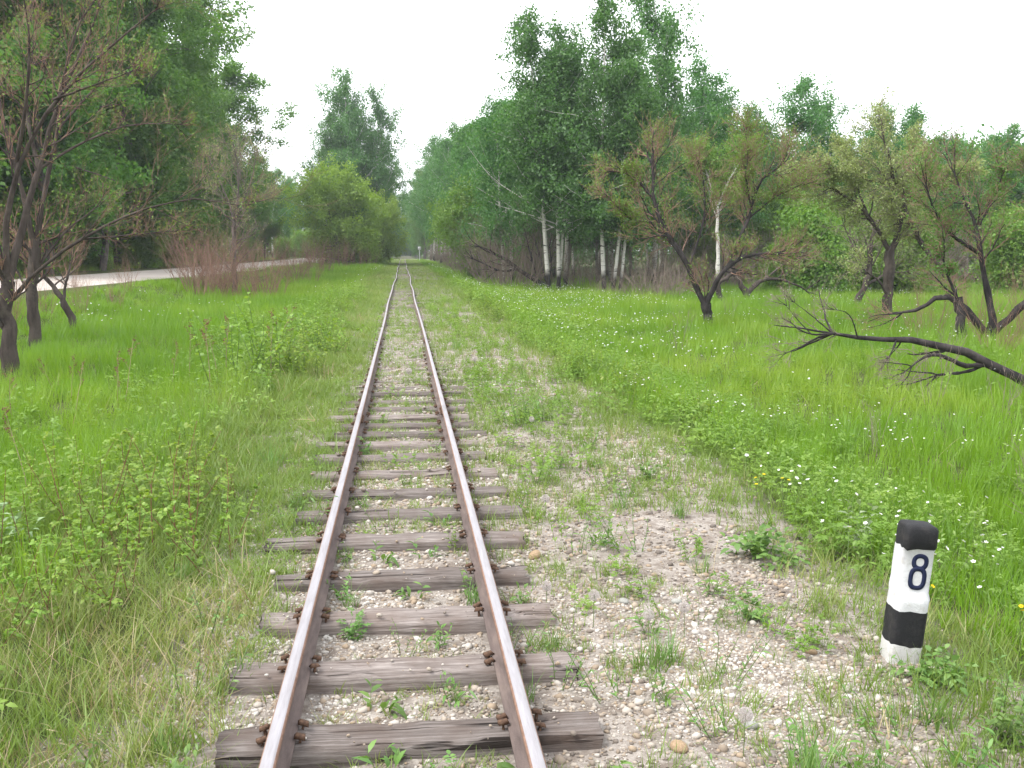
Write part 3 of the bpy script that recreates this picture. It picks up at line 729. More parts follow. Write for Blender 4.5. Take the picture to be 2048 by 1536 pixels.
tint = np.clip(-.12 + .75 * vnoise(x + 11, y, 3.5) + .45 * vnoise(x, y + 40, .9) + .3 * rng.rand(len(x)) - .35 * (vnoise(x + 70, y + 9, 1.3) > .80), 0, 1)
scatter('meadow_grass', [blades(rng, 34, .17, .40, .0042, .45, .55) for _ in range(5)], p, r, sc, tint, M['grass'], 'lush bright green grass filling the meadow on both sides', 4)
# thin grass on the gravel and between the sleepers
x, y, s = zones(rng, [(-1.9, 2.7, 1.5, 6, 165, .58), (-1.9, 2.7, 6, 12, 150, .74), (-2.1, 2.8, 12, 24, 62, .95), (-2.4, 3.0, 24, 60, 20, 1.4), (-2.6, 3.0, 60, 205, 7, 1.9)])
d = vnoise(x, y, .55) * .65 + vnoise(x + 40, y + 3, 1.6) * .35
lim = np.where(np.abs(x) < .38, .43 - .36 * sstep(5, 12, y), np.where(x < -.5, .17, .345 - .25 * sstep(5, 15, y)))
lim = np.where((x > .75) & (x < 2.0) & (y > 4.6) & (y < 30), lim + .06, lim)
k = (d > lim) & in_view(x, y)
for sy in sl_y[:32]: k &= ~((np.abs(y - sy) < .085) & (np.abs(x) < .64) & (rng.rand(len(x)) < .95 - .3 * sstep(8, 16, y)))
k &= ~(np.abs(np.abs(x) - .40) < .055)
x, y, s = x[k], y[k], s[k]; p, r, sc = lay(x, y, rng, .6, 1.15, .2); sc *= s[:, None]
sc[:, 2] *= np.where(np.abs(x) < .42, .62, 1.0) * (1 - .35 * sstep(14, 40, y) * (np.abs(x) < .45)); sc[:, 2] = np.minimum(sc[:, 2], 1.0)
scatter('track_grass', [blades(rng, 13, .07, .17, .0032, .75, .8) for _ in range(3)] + [blades(rng, 6, .03, .24, .0036, .5, .7) for _ in range(2)] + [blades(rng, 22, .12, .12, .003, .9, .8)], p, r, sc,
        np.clip(rng.beta(2, 2.2, len(x)) * .9 + (vnoise(x, y, 1.3) - .5) * .4, 0, 1), M['bank'], 'thin grass sprouting from the gravel between rails and sleepers', 5)
# mixed bank grass left of the rails
x, y, s = zones(rng, [(-3.4, -.58, 1.5, 8, 150, .72), (-1.25, -.56, 4.2, 9, 70, .8), (-3.6, -.56, 8, 18, 85, .95), (-4.0, -.55, 18, 45, 24, 1.4), (-4.4, -.55, 45, 110, 8, 1.9), (1.9, 3.4, 3, 12, 26, .8), (1.1, 2.9, 1.8, 3.7, 30, .62), (2.0, 3.5, 1.8, 4.8, 60, .7), (.7, 1.9, 2.0, 5.5, 7, .5), (2.0, 3.6, 12, 60, 9, 1.3)])
k = in_view(x, y) & (rng.rand(len(x)) < np.where(x < 0, 1 - sstep(2.4, 3.6, -x), 1 - sstep(2.7, 3.6, x))); x, y, s = x[k], y[k], s[k]
p, r, sc = lay(x, y, rng, .7, 1.2, .2); sc *= s[:, None]; sc[:, 2] = np.minimum(sc[:, 2], 1.15) * (.6 + .6 * vnoise(x, y, .8)) * (.46 + .54 * sstep(.6, 1.8, np.abs(x)))
scatter('bank_grass', [blades(rng, 18, .12, .30, .0034, .6, .8) for _ in range(4)], p, r, sc, np.clip(rng.beta(2, 2, len(x)) * .75 + (vnoise(x + 3, y, 1.1) - .4) * .6 + .22 * (x < -.6) * (1 - sstep(4, 7, y)), 0, 1), M['bank'], 'rough mixed grass along the track banks', 6)
# last year's dry grass
x, y, s = zones(rng, [(-2.8, -.7, 1.5, 5, 110, .8), (-2.8, -.8, 5, 9, 26, .8), (-3.2, -.9, 9, 26, 9, 1.1), (-9, -2.5, 4, 24, 2.0, 1.1), (1.0, 3.0, 3, 16, 7, .8), (3.5, 14, 4, 28, 1.6, 1.2), (-9, -2.5, 10, 40, 1.2, 1.3), (-3.0, -1.0, 26, 70, 3.5, 1.4)])
k = in_view(x, y) & (rng.rand(len(x)) < .3 + 1.1 * (vnoise(x, y, .9) - .3)); x, y, s = x[k], y[k], s[k]
p, r, sc = lay(x, y, rng, .6, 1.2, .35); sc *= s[:, None]
sc[:, 2] *= np.where(y < 5, .85, 1.0)
scatter('dry_grass', [blades(rng, 9, .11, .34, .0022, 1.0, .9) for _ in range(3)] + [blades(rng, 14, .14, .16, .0026, 1.6, 1.2) for _ in range(2)], p, r, sc, rng.rand(len(x)), M['dry'], 'dry straw coloured grass stalks among the green along the bank', 7)
# leafy herbs along the right bank and in the meadow
x, y, s = zones(rng, [(2.0, 4.4, 2.6, 9, 28, .72), (2.1, 4.6, 9, 20, 18, .85), (2.2, 5.0, 20, 50, 5, 1.4), (4.4, 12, 4, 22, 1.6, 1.0), (-6, -1.4, 3.5, 14, 5, .9), (-4, -1.3, 14, 40, 4, 1.2), (.8, 2.1, 2.2, 14, 6, .45), (.7, 2.2, 9, 34, 7, .6), (-1.3, .9, 5, 30, 5, .38)])
bd = np.where(x > 1.9, sstep(1.95, 2.6, x + (vnoise(x, y, .7) - .5) * .9) * (.35 + .65 * sstep(.35, .55, vnoise(x + 5, y, 1.6))), 1)
k = in_view(x, y) & (rng.rand(len(x)) < bd)
for sy in sl_y[:32]: k &= ~((np.abs(y - sy) < .11) & (np.abs(x) < .70))
k &= ~(np.abs(np.abs(x) - .40) < .09) & ~((np.abs(x - 2.0) < .16) & (np.abs(y - 3.75) < .34)) & ~((x > 1.2) & (x < 2.2) & (y < 3.8))
x, y, s = x[k], y[k], s[k]; p, r, sc = lay(x, y, rng, .65, 1.15, .15); sc *= s[:, None]
def forb_var(rng, *a, **kw):
    (sv, sf), (lv, lf), _ = forb(rng, *a, **kw); return np.concatenate([sv, lv]), [sf] + [f + len(sv) for f in lf]
scatter('leafy_herbs', [forb_var(rng, 5, .42, 9, .085, .011, .28, .06) for _ in range(3)] + [forb_var(rng, 4, .38, 8, .05, .012, .35, .06, pinnate=3) for _ in range(2)], p, r, sc,
        np.clip(.2 + .5 * vnoise(x, y, 1.8) + .35 * rng.rand(len(x)), 0, 1), M['forb'], 'leafy green herbs crowding the edge of the gravel', 8)

# ---------------------------------------------------------------- trees
def tree_parts(root, wood, crown, wood_mat, leaf_mat, twigs=None, twig_mat=None):
    if wood is not None: link('trunk', wood.mesh('trunk', wood_mat), root)
    if twigs is not None: link('twigs', twigs.mesh('twigs', twig_mat), root)
    if crown is not None: link('crown', crown.mesh('crown', leaf_mat, False), root)
    return root
def anchors_on(rng, P, R, m, t0=0.25):
    t = t0 + (1 - t0) * rng.rand(len(P), m); pos, _, _ = sample(P, R, t); return pos.reshape(-1, 3)
def stems_poly(rng, H, k, spread, lean, r0, n=9, wander=.05, trop=(0, 0, .3), fork=0.0):
    S = np.zeros((k, 3)); a = rng.rand(k) * 6.28; S[:, 0] = np.cos(a) * spread * (k > 1); S[:, 1] = np.sin(a) * spread * (k > 1); S[:, 2] = -.25
    D = np.stack([np.cos(a) * lean, np.sin(a) * lean, np.ones(k)], -1)
    Ln = H * (1 - .25 * rng.rand(k) * (k > 1)) / np.sqrt(1 + lean * lean * .5)
    return grow(rng, S, D, Ln, np.full(k, r0), .12, n, wander, trop) + (Ln,)

def make_birch(seed, H, k=1, base=.30, width=.20, nl=13, lean=.05, leafsize=.17, r0=None, droop=-.5, dens=1.0, gap=0.0):
    rng = np.random.RandomState(seed); wood, crown = Bag(), Bag()
    P, R, Ln = stems_poly(rng, H, k, .22 if k > 1 else 0, lean, r0 or (.010 * H + .03), 12, .035, (0, 0, .35))
    wood.add(*tubes(P, R, 8))
    prof = lambda t: np.clip(1.15 - t, .12, 1) ** .75 * np.clip((t - base) * 6 + .55, 0, 1) * (0.62 + .76 * (np.sin(t * 31 + seed) * .5 + .5))
    s, d, l, r = spawn(rng, P, R, Ln, int(52 * dens), base, .99, (.65, 1.3), (width * .8, width * 1.35), .38, prof)
    P1, R1 = grow(rng, s, d, l, np.minimum(r, .05), .25, 6, .13, (0, 0, .25)); wood.add(*tubes(P1, R1, 4))
    s, d, l, r = spawn(rng, P1, R1, l, 7, .18, 1.0, (.45, 1.1), (.34, .60), .5)
    P2, R2 = grow(rng, s, d, l, np.minimum(r, .015), .4, 4, .16, (0, 0, droop)); 
    A = anchors_on(rng, P2, R2, 8, .15)
    hf = A[:, 2] / H; A = A[rng.rand(len(A)) > gap + .62 * sstep(.55, 1.0, hf)]
    crown.add(*leaves(rng, A, nl, .14 + leafsize * .35, leafsize, .62, .3, .4))
    crown.add(*leaves(rng, np.repeat(P[:, -1], 4, 0) + rng.normal(0, .12, (4 * k, 3)), 6, .15, leafsize))
    return wood, crown

def make_broad(seed, H, k=1, base=.10, width=.24, nl=16, leafsize=.22, lean=.12, up=.15, r0=None, dens=1.0):
    rng = np.random.RandomState(seed); wood, crown = Bag(), Bag()
    P, R, Ln = stems_poly(rng, H, k, .35, lean, r0 or (.012 * H), 10, .06, (0, 0, .3)); wood.add(*tubes(P, R, 8))
    prof = lambda t: np.sqrt(np.clip(1 - ((t - .42) / .66) ** 2, .06, 1)) * (0.7 + .6 * (np.sin(t * 23 + seed * 1.7) * .5 + .5))
    s, d, l, r = spawn(rng, P, R, Ln, int(34 * dens), base, .98, (.7, 1.35), (width * .8, width * 1.2), .42, prof)
    P1, R1 = grow(rng, s, d, l, np.minimum(r, .09), .25, 6, .16, (0, 0, up)); wood.add(*tubes(P1, R1, 4))
    s, d, l, r = spawn(rng, P1, R1, l, 8, .2, 1.0, (.5, 1.2), (.30, .55), .5)
    P2, R2 = grow(rng, s, d, l, np.minimum(r, .02), .4, 4, .2, (0, 0, .1)); wood.add(*tubes(P2[::3], R2[::3], 3))
    A = anchors_on(rng, P2, R2, 5, .25); crown.add(*leaves(rng, A, nl, .16 + leafsize * .5, leafsize, .66, .4, .15))
    return wood, crown

def make_bare_shrub(seed, H, stems=22, spread=.35, lean=.45, twn=9, leafn=0, rt=.010):
    rng = np.random.RandomState(seed); wood, crown = Bag(), Bag()
    a = rng.rand(stems) * 6.28; q = np.sqrt(rng.rand(stems)) * spread
    S = np.stack([np.cos(a) * q, np.sin(a) * q, np.full(stems, -.08)], -1); D = np.stack([np.cos(a) * lean * rng.rand(stems) * 1.4, np.sin(a) * lean * rng.rand(stems) * 1.4, np.ones(stems)], -1)
    Ln = H * (.55 + .5 * rng.rand(stems)); P, R = grow(rng, S, D, Ln, np.full(stems, rt), .35, 6, .09, (0, 0, .2)); wood.add(*tubes(P, R, 4))
    s, d, l, r = spawn(rng, P, R, Ln, twn - 3, .2, .98, (.3, .8), (.2, .5), .6); P1, R1 = grow(rng, s, d, l, r, .4, 4, .12, (0, 0, .4)); wood.add(*tubes(P1, R1, 3))
    s, d, l, r = spawn(rng, P1, R1, l, 3, .2, .95, (.3, .8), (.35, .6), .7); P2, R2 = grow(rng, s, d, l, np.maximum(r, .0028), .5, 3, .12, (0, 0, .4)); wood.add(*tubes(P2, R2, 3))
    if leafn: crown.add(*leaves(rng, anchors_on(rng, P2, R2, leafn), 2, .05, .06, .5))
    return wood, (crown if leafn else None)

def make_limbs(seed, limbs, unit, l1=7, l2=6, l3=4, leafn=3, nl=3, leafsize=.07, ratio=(.22, .42), spread=.06, trop=(0, 0, .35), tw=1.0, keep=1.0, thin=.0030, clear=0.9):
    """hand-shaped limbs: each a list of (dx, dz, dy) in units, start and end radius in metres; twigs grow on them"""
    rng = np.random.RandomState(seed); wood, twig, crown = Bag(), Bag(), Bag(); Ps, Rs, Ls = [], [], []
    for pts, ra, rb in limbs:
        c = np.array([(q[0], q[2] if len(q) > 2 else 0.0, q[1]) for q in pts], float) * unit
        seg = np.concatenate([[0], np.cumsum(np.linalg.norm(np.diff(c, axis=0), axis=1))]); tt = np.linspace(0, seg[-1], 12)
        p = np.stack([np.interp(tt, seg, c[:, j]) for j in range(3)], -1)
        for _ in range(2): p[1:-1] = .25 * p[:-2] + .5 * p[1:-1] + .25 * p[2:]
        p[1:-1] += rng.normal(0, ra * .16, (10, 3)); Ps.append(p); Rs.append(np.linspace(ra, rb, 12) * (1 + .08 * rng.normal(0, 1, 12))); Ls.append(seg[-1])
    P, R, Ln = np.array(Ps), np.array(Rs), np.array(Ls); wood.add(*tubes(P, R, 9))
    # leave the lower trunk bare
    s, d, l, r = spawn(rng, P, R, np.clip(Ln, 1.0, 4.0), l1, .3, 1.0, (.4, 1.1), ratio, .45)
    k = s[:, 2] > clear; s, d, l, r = s[k], d[k], l[k], r[k]
    tip_d = nrm(np.repeat(P[:, -1] - P[:, -3], 3, 0)) + rng.normal(0, .32, (3 * len(P), 3)); tip_r = np.repeat(R[:, -1], 3) * .85
    s = np.concatenate([s, np.repeat(P[:, -1], 3, 0)]); d = np.concatenate([d, tip_d]); l = np.concatenate([l, np.clip(tip_r * 50, .25, .9)]); r = np.concatenate([r, tip_r])
    P1, R1 = grow(rng, s, d, l, np.clip(r, .006, .03), .3, 6, .15, trop); wood.add(*tubes(P1, R1, 5))
    s, d, l, r = spawn(rng, P1, R1, l, l2, .15, 1, (.35, .95), (.4, .7), .6); P2, R2 = grow(rng, s, d, l, np.maximum(r, thin * 1.3), .4, 5, .14, trop); twig.add(*tubes(P2, R2, 3))
    s, d, l, r = spawn(rng, P2, R2, l, l3, .2, 1, (.3, .9), (.4, .75), .6); P3, R3 = grow(rng, s, d, l, np.maximum(r, thin), .5, 3, .14, trop); twig.add(*tubes(P3, R3, 3))
    if leafn:
        A = anchors_on(rng, P3, R3, leafn, .3); A = A[rng.rand(len(A)) < keep]; crown.add(*leaves(rng, A, nl, spread, leafsize, .5))
    return wood, twig, (crown if leafn else None)

protos = {}
def proto(key, name, builder, wood_mat, leaf_mat):
    protos[key] = [name, builder(), wood_mat, leaf_mat, None]
def plant(key, x, y, H_scale, label, cat='tree', group=None, rz=None, sxy=1.0, tilt=0.0, rng_=random.Random(77)):
    name, (wood, crown), wm, lm, first = protos[key]
    rz = rng_.uniform(0, 6.28) if rz is None else rz
    if first is None:
        root = empty(name); tree_parts(root, wood, crown, wm, lm); protos[key][4] = root
    else: root = copy_tree(first)
    for k in ('label', 'category', 'group'):
        if k in root: del root[k]
    root.location = (x, y, tz(x, y) - .03); root.rotation_euler = (tilt, 0, rz); root.scale = (H_scale * sxy, H_scale * sxy, H_scale)
    tag(root, label, cat, group); return root

for i in range(5): proto('birch%d' % i, 'birch_tree', lambda i=i: make_birch(100 + i, 14, base=.20 + .03 * (i % 3), width=.25 + .03 * (i % 2), leafsize=.17, nl=9), M['birch'], M['birch_leaf'])
for i in range(2): proto('gbirch%d' % i, 'birch_tree', lambda i=i: make_birch(120 + i, 14, base=.30, width=.25, leafsize=.18, nl=9, dens=.9), M['birch_grey'], M['birch_leaf'])
for i in range(4): proto('aspen%d' % i, 'leafy_tree', lambda i=i: make_broad(140 + i, 20, base=.04, width=.235, nl=30, leafsize=.225, lean=.06), M['grey_bark'], M['aspen_leaf'])
for i in range(2): proto('willow%d' % i, 'willow_tree', lambda i=i: make_broad(160 + i, 10, k=3, base=.10, width=.42, nl=15, leafsize=.23, lean=.30, up=.3), M['bark'], M['willow_leaf'])
for i in range(2): proto('stalk%d' % i, 'bare_stalks', lambda i=i: make_bare_shrub(200 + i, 1.0, 5, .10, .35, 6, rt=.0055), M['twig_grey'], None)
proto('bright', 'willow_tree', lambda: make_broad(158, 10, k=6, base=.06, width=.40, nl=9, leafsize=.24, lean=.42, up=.35, dens=.6), M['bark'], M['bright_leaf'])
for i in range(3): proto('bush%d' % i, 'green_bush', lambda i=i: make_broad(170 + i, 4, k=3, base=.05, width=.38, nl=9, leafsize=.13, lean=.35, up=.2, dens=.7), M['bark'], M['willow_leaf'])
for i in range(3): proto('red%d' % i, 'bare_shrub', lambda i=i: make_bare_shrub(180 + i, 2.6, 20, .5, .5, 8, rt=.012), M['twig'], None)
for i in range(3): proto('brown%d' % i, 'bare_shrub', lambda i=i: make_bare_shrub(190 + i, 3.2, 26, .9, .6, 9, rt=.013), M['twig_grey'], None)

# --- left of the road: tall green wall of trees
rl = random.Random(4); n = 0
row = [(-20.5, 46, 19), (-22, 53, 20), (-19.6, 60, 20.5), (-22.5, 67, 21.5), (-20.2, 75, 21), (-21.8, 82, 21), (-20.4, 90, 19.5), (-22, 98, 19.5), (-20.8, 107, 18.8), (-22, 116, 18.5), (-21.4, 126, 16.5), (-22.5, 135, 14), (-21.6, 143, 12), (-22, 152, 10.5), (-21, 164, 10.5)]
for i, (x, y, H) in enumerate(row):
    plant('aspen%d' % (i % 4), x + rl.uniform(-.6, .6), y, H / 20.5, 'tall dense green tree in the row along the far side of the gravel road' if H > 18.5 else 'shorter tree where the roadside row steps down toward the crossing', 'tree', 'tall trees lining the gravel road' if H > 18.5 else 'shorter trees ending the roadside row', sxy=rl.uniform(1.15, 1.35))
for i, (x, y, H) in enumerate([(-18.3, 56, 19.5), (-18.2, 65, 20), (-18.6, 74, 20.5), (-18.2, 83, 20.5), (-18.8, 93, 19.6), (-19.0, 103, 18.6), (-19.0, 113, 17.0), (-18.6, 122, 15), (-18.4, 131, 13), (-18.2, 140, 11.2)]):
    plant('aspen%d' % ((i + 2) % 4), x, y, H / 20.5, 'tall leafy tree right at the far verge of the gravel road' if H > 17 else 'medium leafy tree right at the far verge of the gravel road', 'tree', 'verge trees of the gravel road' if H > 17 else 'medium verge trees of the gravel road', sxy=rl.uniform(.95, 1.1) if y < 70 else rl.uniform(.78, .9))
for i in range(30):
    y = 44 + i * 3.9; plant('aspen%d' % rl.randrange(4), -25 - 4.5 * (i % 3) + rl.uniform(-1.5, 1.5), y, rl.uniform(.85, .98) * (1 if y < 98 else .58), 'tall green tree standing behind the roadside row', 'tree', 'trees behind the roadside row', sxy=1.1)
for i, (x, y, H) in enumerate([(-19.0, 139, 13), (-19.4, 158, 13.5), (-19.6, 172, 12.5)]):
    plant('birch%d' % i, x, y, H / 14, 'slender birch with thin crown at the end of the roadside row', 'tree', 'thin birches ending the roadside row', sxy=.8)
for i in range(10): plant('bush%d' % (i % 3), -18.6 + rl.uniform(-.4, .4), 48 + i * 8.5 + rl.uniform(-2, 2), rl.uniform(.55, .9), 'low green bush at the foot of the roadside trees', 'bush', 'bushes under the roadside trees')

# --- middle: bright willow with birches behind it, left of the rails
plant('bright', -6.1, 114, 1.02, 'broad bright green willow in front of the tall birches beside the track', 'tree', sxy=1.0, rz=.6)
plant('bright', -3.7, 122, .74, 'bright green willow leaning over the line beside the broad willow', 'tree', sxy=.95, rz=2.0)
for i, (x, y, H, sx) in enumerate([(-9.2, 127, 18.0, .85), (-7.0, 130, 20.0, .85), (-5.0, 126, 23.0, .85), (-3.0, 129, 21.0, .7), (-8.0, 134, 15, .95), (-3.8, 135, 17, .8)]):
    plant('birch%d' % (i % 5), x, y, H / 14.2, 'tall birch rising behind the bright green willow', 'tree', 'birches behind the bright willow', sxy=sx)
plant('birch2', -4.75, 113, .80, 'slim pale birch stem standing in front of the willow', 'tree', sxy=.5)
for i, (x, y, s) in enumerate([(-13.0, 172, 1.3), (-10.6, 166, 1.1), (-17.6, 150, .85), (-16.4, 182, 1.2), (-18.6, 190, 1.3), (-14.4, 190, 1.2), (-21, 186, 1.3), (-9.0, 180, 1.2)]): plant('bush%d' % (i % 3), x, y, s, 'rounded pale green bush where the road reaches the wood', 'bush', 'bushes where the road meets the wood')
for i, (x, y, H) in enumerate([(-24, 215, 15), (-19, 222, 16), (-15, 228, 15), (-11, 218, 16), (-21, 240, 17), (-8.5, 232, 15), (-27, 228, 15)]): plant('aspen%d' % (i % 4), x, y, H / 20.5, 'bluish green tree in the distance beyond the dirt crossing', 'tree', 'distant trees beyond the crossing', sxy=1.2)

# --- far end: trees closing over the line
for i in range(16):
    s = -1 if i % 2 else 1; y = 208 + i * 8.0
    plant('aspen%d' % (i % 4), s * (4.3 - .02 * i) + rl.uniform(-.4, .4), y, rl.uniform(.72, .86), 'dark tree crowding the line beyond the crossing', 'tree', 'trees closing in on the far track', sxy=.85)
for i, x in enumerate((-5, -1.5, 2, 5.5, 0.5)): plant('willow%d' % (i % 2), x, 336 + 3 * i, 1.1, 'dim tree closing off the end of the track vista', 'tree', 'trees at the end of the vista')

# --- right of the rails: forest edge running away
edge = [(8.2, 70, 12.6, 'birch4', 1.1), (9.4, 76, 12.8, 'birch3', 1.15), (7.0, 66, 11.5, 'birch0', .95), (6.6, 72, 10.5, 'willow0', .8), (7.6, 78, 12.5, 'birch1', 1.0), (6.3, 86, 12.8, 'gbirch0', 1.0), (7.2, 94, 12.5, 'willow1', .7), (6.4, 103, 14.2, 'birch3', 1.0), (7.4, 112, 14.5, 'birch4', 1.0), (5.6, 121, 15, 'birch0', .95),
        (6.6, 131, 15.5, 'gbirch1', 1.0), (5.2, 141, 17, 'birch2', .95), (6.2, 151, 18, 'birch3', .95), (4.9, 161, 18.5, 'birch1', .9), (5.8, 172, 18, 'birch4', .95), (5.0, 184, 17.5, 'gbirch0', .95), (10, 82, 13.5, 'birch2', 1.1), (10.5, 96, 14, 'birch1', 1.1), (9.8, 110, 15, 'birch4', 1.1), (9.6, 125, 16, 'birch3', 1.1), (9, 142, 17, 'birch0', 1.1), (9.2, 160, 18, 'birch2', 1.1)]
for x, y, H, key, sx in edge:
    if key[:6] == 'willow': plant(key, x, y, H / 13, 'fresh yellowish green willow in the forest edge right of the track', 'tree', 'willows in the forest edge beside the track', sxy=sx)
    else: plant(key, x, y, H / 14.2, 'birch in the forest edge that follows the right side of the track', 'tree', 'birches of the forest edge beside the track', sxy=sx)
# birch clumps standing out of the wood
def birch_clump(name, x, y, tops, seed, label, unit):
    root = empty(name, (x, y, tz(x, y)), 0, label, 'tree'); rng = np.random.RandomState(seed); crown = Bag()
    for (bx, lean_x, lean_y, H, r0, base, width) in tops:
        wood = Bag(); n = 14; t = np.linspace(0, 1, n)
        p = np.stack([bx + lean_x * t ** .8 + .10 * np.sin(t * 5 + bx * 9), lean_y * t + .06 * np.sin(t * 7), -.25 + (H + .25) * t], -1)[None]
        R = (r0 * (1 - .88 * t))[None]; wood.add(*tubes(p, R, 9)); Ln = np.array([H])
        prof = lambda q: 1.25 * np.clip(1.12 - q, .1, 1) ** .75 * (0.55 + .9 * (np.sin(q * 27 + bx * 5) * .5 + .5))
        s, d, l, r = spawn(rng, p, R, Ln, 54, base, .99, (.6, 1.35), (width * .8, width * 1.3), .35, prof)
        P1, R1 = grow(rng, s, d, l, np.minimum(r, .04), .25, 6, .14, (0, 0, .2)); wood.add(*tubes(P1, R1, 4))
        s, d, l, r = spawn(rng, P1, R1, l, 7, .15, 1.0, (.45, 1.1), (.36, .6), .5); P2, R2 = grow(rng, s, d, l, np.minimum(r, .012), .4, 4, .16, (0, 0, -.6))
        A = anchors_on(rng, P2, R2, 8, .15); A = A[rng.rand(len(A)) > .62 * sstep(.5, 1.0, A[:, 2] / H)]; crown.add(*leaves(rng, A, 9, .19, .15, .62, .3, .4))
        link('stem', wood.mesh('stem', M['birch']), root)
    link('crown', crown.mesh('crown', M['birch_leaf'], False), root); return root
birch_clump('birch_clump', 7.95, 53.6, [(-.12, -1.3, .2, 14.0, .13, .24, .20), (.14, -.1, -.3, 13.0, .12, .25, .21), (.05, .9, .5, 12.3, .10, .30, .17)], 5, 'pair of white birch stems sharing one charred foot at the meadow edge', 1)
birch_clump('birch_clump', 10.6, 51.6, [(-.35, -.25, .2, 14.7, .125, .25, .17), (0, .75, -.3, 12.2, .10, .25, .17), (.3, 1.3, .4, 9.5, .09, .28, .2)], 6, 'three white birch stems fanning up from one foot at the meadow edge', 1)
for x, y, H, key, sx, lab in [(14.4, 58, 16.9, 'birch3', .85, 'tallest birch of the wood behind the three-stemmed birch'), (12.3, 60, 12.5, 'birch0', 1.1, 'leafy birch filling the gap behind the three-stemmed birch'), (17.2, 60.5, 13.4, 'birch4', 1.0, 'spreading birch to the right of the tallest birch'), (9.4, 59, 14, 'birch1', .8, 'narrow birch behind the pair of white stems'), (5.9, 60, 11.0, 'birch2', .85, 'birch leaning toward the track beside the pair of white stems'),
                              (21.2, 64, 12.3, 'birch2', 1.0, 'airy birch top showing above the young willows'), (25.2, 66, 13.6, 'birch0', 1.0, 'pointed birch standing above the low wood'), (24.2, 68, 12.0, 'birch3', 1.0, 'birch beside the pointed one above the low wood'), (29.8, 68, 12.9, 'birch1', .95, 'narrow spire shaped birch top above the wood'), (32.6, 69, 12.0, 'birch4', .95, 'twin birch top over the yellowish willow'), (34.6, 69, 12.2, 'gbirch1', 1.0, 'birch next to the twin top over the yellowish willow')]:
    plant(key, x, y, H / 14.4, lab, 'tree', sxy=sx)
for i, (x, y, H) in enumerate([(36.5, 66, 9.6), (38.5, 63, 9.0), (40.8, 66, 9.4), (35.0, 61, 8.6), (42.5, 63, 9.6), (31.5, 62, 9.2), (28, 61, 9.4), (45, 66, 9.5)]):
    plant(['gbirch0', 'birch2', 'gbirch1', 'birch0'][i % 4], x, y, H / 14.2, 'birch of the low wood behind the twisted tree', 'tree', 'birches behind the twisted tree', sxy=1.25)
for i in range(64):
    y = rl.uniform(57, 96); x = rl.uniform(10 + (y - 57) * .0, 22 + y * .62); hmax = 11.5 if x < 20 + (y - 57) * .3 else 10.8
    plant(rl.choice(['birch0', 'birch1', 'birch2', 'birch3', 'birch4', 'gbirch0', 'gbirch1', 'gbirch0', 'gbirch1']), x, y, rl.uniform(.75, 1.0) * hmax * (y / 66) ** .5 / 14.2, 'birch with pale stem inside the wood behind the meadow', 'tree', 'birches inside the wood', sxy=1.05)
for i in range(8):
    x = 18 + i * 3.4 + rl.uniform(-.7, .7); plant('willow%d' % (i % 2), x, 61 + rl.uniform(-1.5, 3), rl.uniform(.42, .6), 'low green willow along the far edge of the meadow', 'tree', 'willows along the far meadow edge')
for i in range(34):
    x = 5.8 + i * 1.05 + rl.uniform(-.5, .5); plant('brown%d' % (i % 3), x, 57.5 + rl.uniform(-2.5, 4), rl.uniform(.75, 1.25), 'leafless brown shrub in the undergrowth of the wood', 'shrub', 'bare undergrowth at the forest edge', sxy=1.2)
for i in range(22): plant('brown%d' % (i % 3), 6.0 + rl.uniform(-.8, 1.6), 64 + i * 5.2, rl.uniform(.8, 1.3), 'leafless grey brown shrub under the trees beside the track', 'shrub', 'bare shrubs under the trackside trees', sxy=1.2)
for x, y, s, lab in [(18.6, 49.5, .75, 'fresh green bush standing at the meadow edge behind the fallen trunk'), (20.6, 47.5, 1.25, 'fresh green small tree left of the yellowish willow'), (24.6, 50, 1.2, 'green bush behind the yellowish willow'), (30.5, 47, 1.1, 'green bush near the dark crooked tree'), (9.3, 70, .8, 'green bush at the forest edge beyond the birch pair')]:
    plant('bush%d' % (int(x) % 3), x, y, s, lab, 'bush')

# --- crooked dark trees in the right meadow (shapes in decimetre-like units)
def hero(name, loc, parts, wm, tm, lm, label, cat='tree'):
    root = empty(name, loc, 0, label, cat); wood, twig, crown = parts
    tree_parts(root, wood, crown, wm, lm, twig, tm); return root
U = .01343
A = [([(0, -14), (-4, 25), (-10, 55)], .165, .145), ([(-10, 50), (-20, 75, 4), (-45, 120, 10), (-58, 165, 18), (-82, 188, 22), (-110, 225, 30), (-117, 270, 36), (-108, 295, 40), (-112, 330, 46)], .13, .035),
     ([(-115, 215, 30), (-160, 220, 18), (-185, 240, 6)], .05, .02), ([(-117, 268, 36), (-135, 295, 50), (-165, 315, 62)], .045, .018), ([(-8, 55), (2, 85, -8), (14, 115, -16), (32, 135, -24), (62, 152, -34), (112, 153, -44)], .10, .03),
     ([(28, 130, -22), (58, 195, -10), (80, 240, 2), (88, 275, 10), (98, 300, 18), (142, 325, 30)], .075, .022), ([(80, 240, 2), (62, 285, -16), (55, 320, -26)], .04, .016), ([(70, 220, 0), (115, 262, -20), (160, 285, -36)], .035, .014), ([(-45, 120, 10), (-10, 190, 50), (10, 260, 76), (0, 330, 92)], .05, .015), ([(88, 275, 10), (80, 330, 20), (70, 390, 24)], .03, .012)]
hero('crooked_willow', (8.2, 26.75, tz(8.2, 26.75)), make_limbs(31, [(p, a * .74, b) for p, a, b in A], U, 14, 8, 5, 3, 2, .055, (.20, .37), .04, (0, 0, .35), keep=.45, thin=.0042, clear=1.5), M['char'], M['twig'], M['willow_leaf'], 'charred willow forking low into two crooked limbs in the meadow')
U = .0153
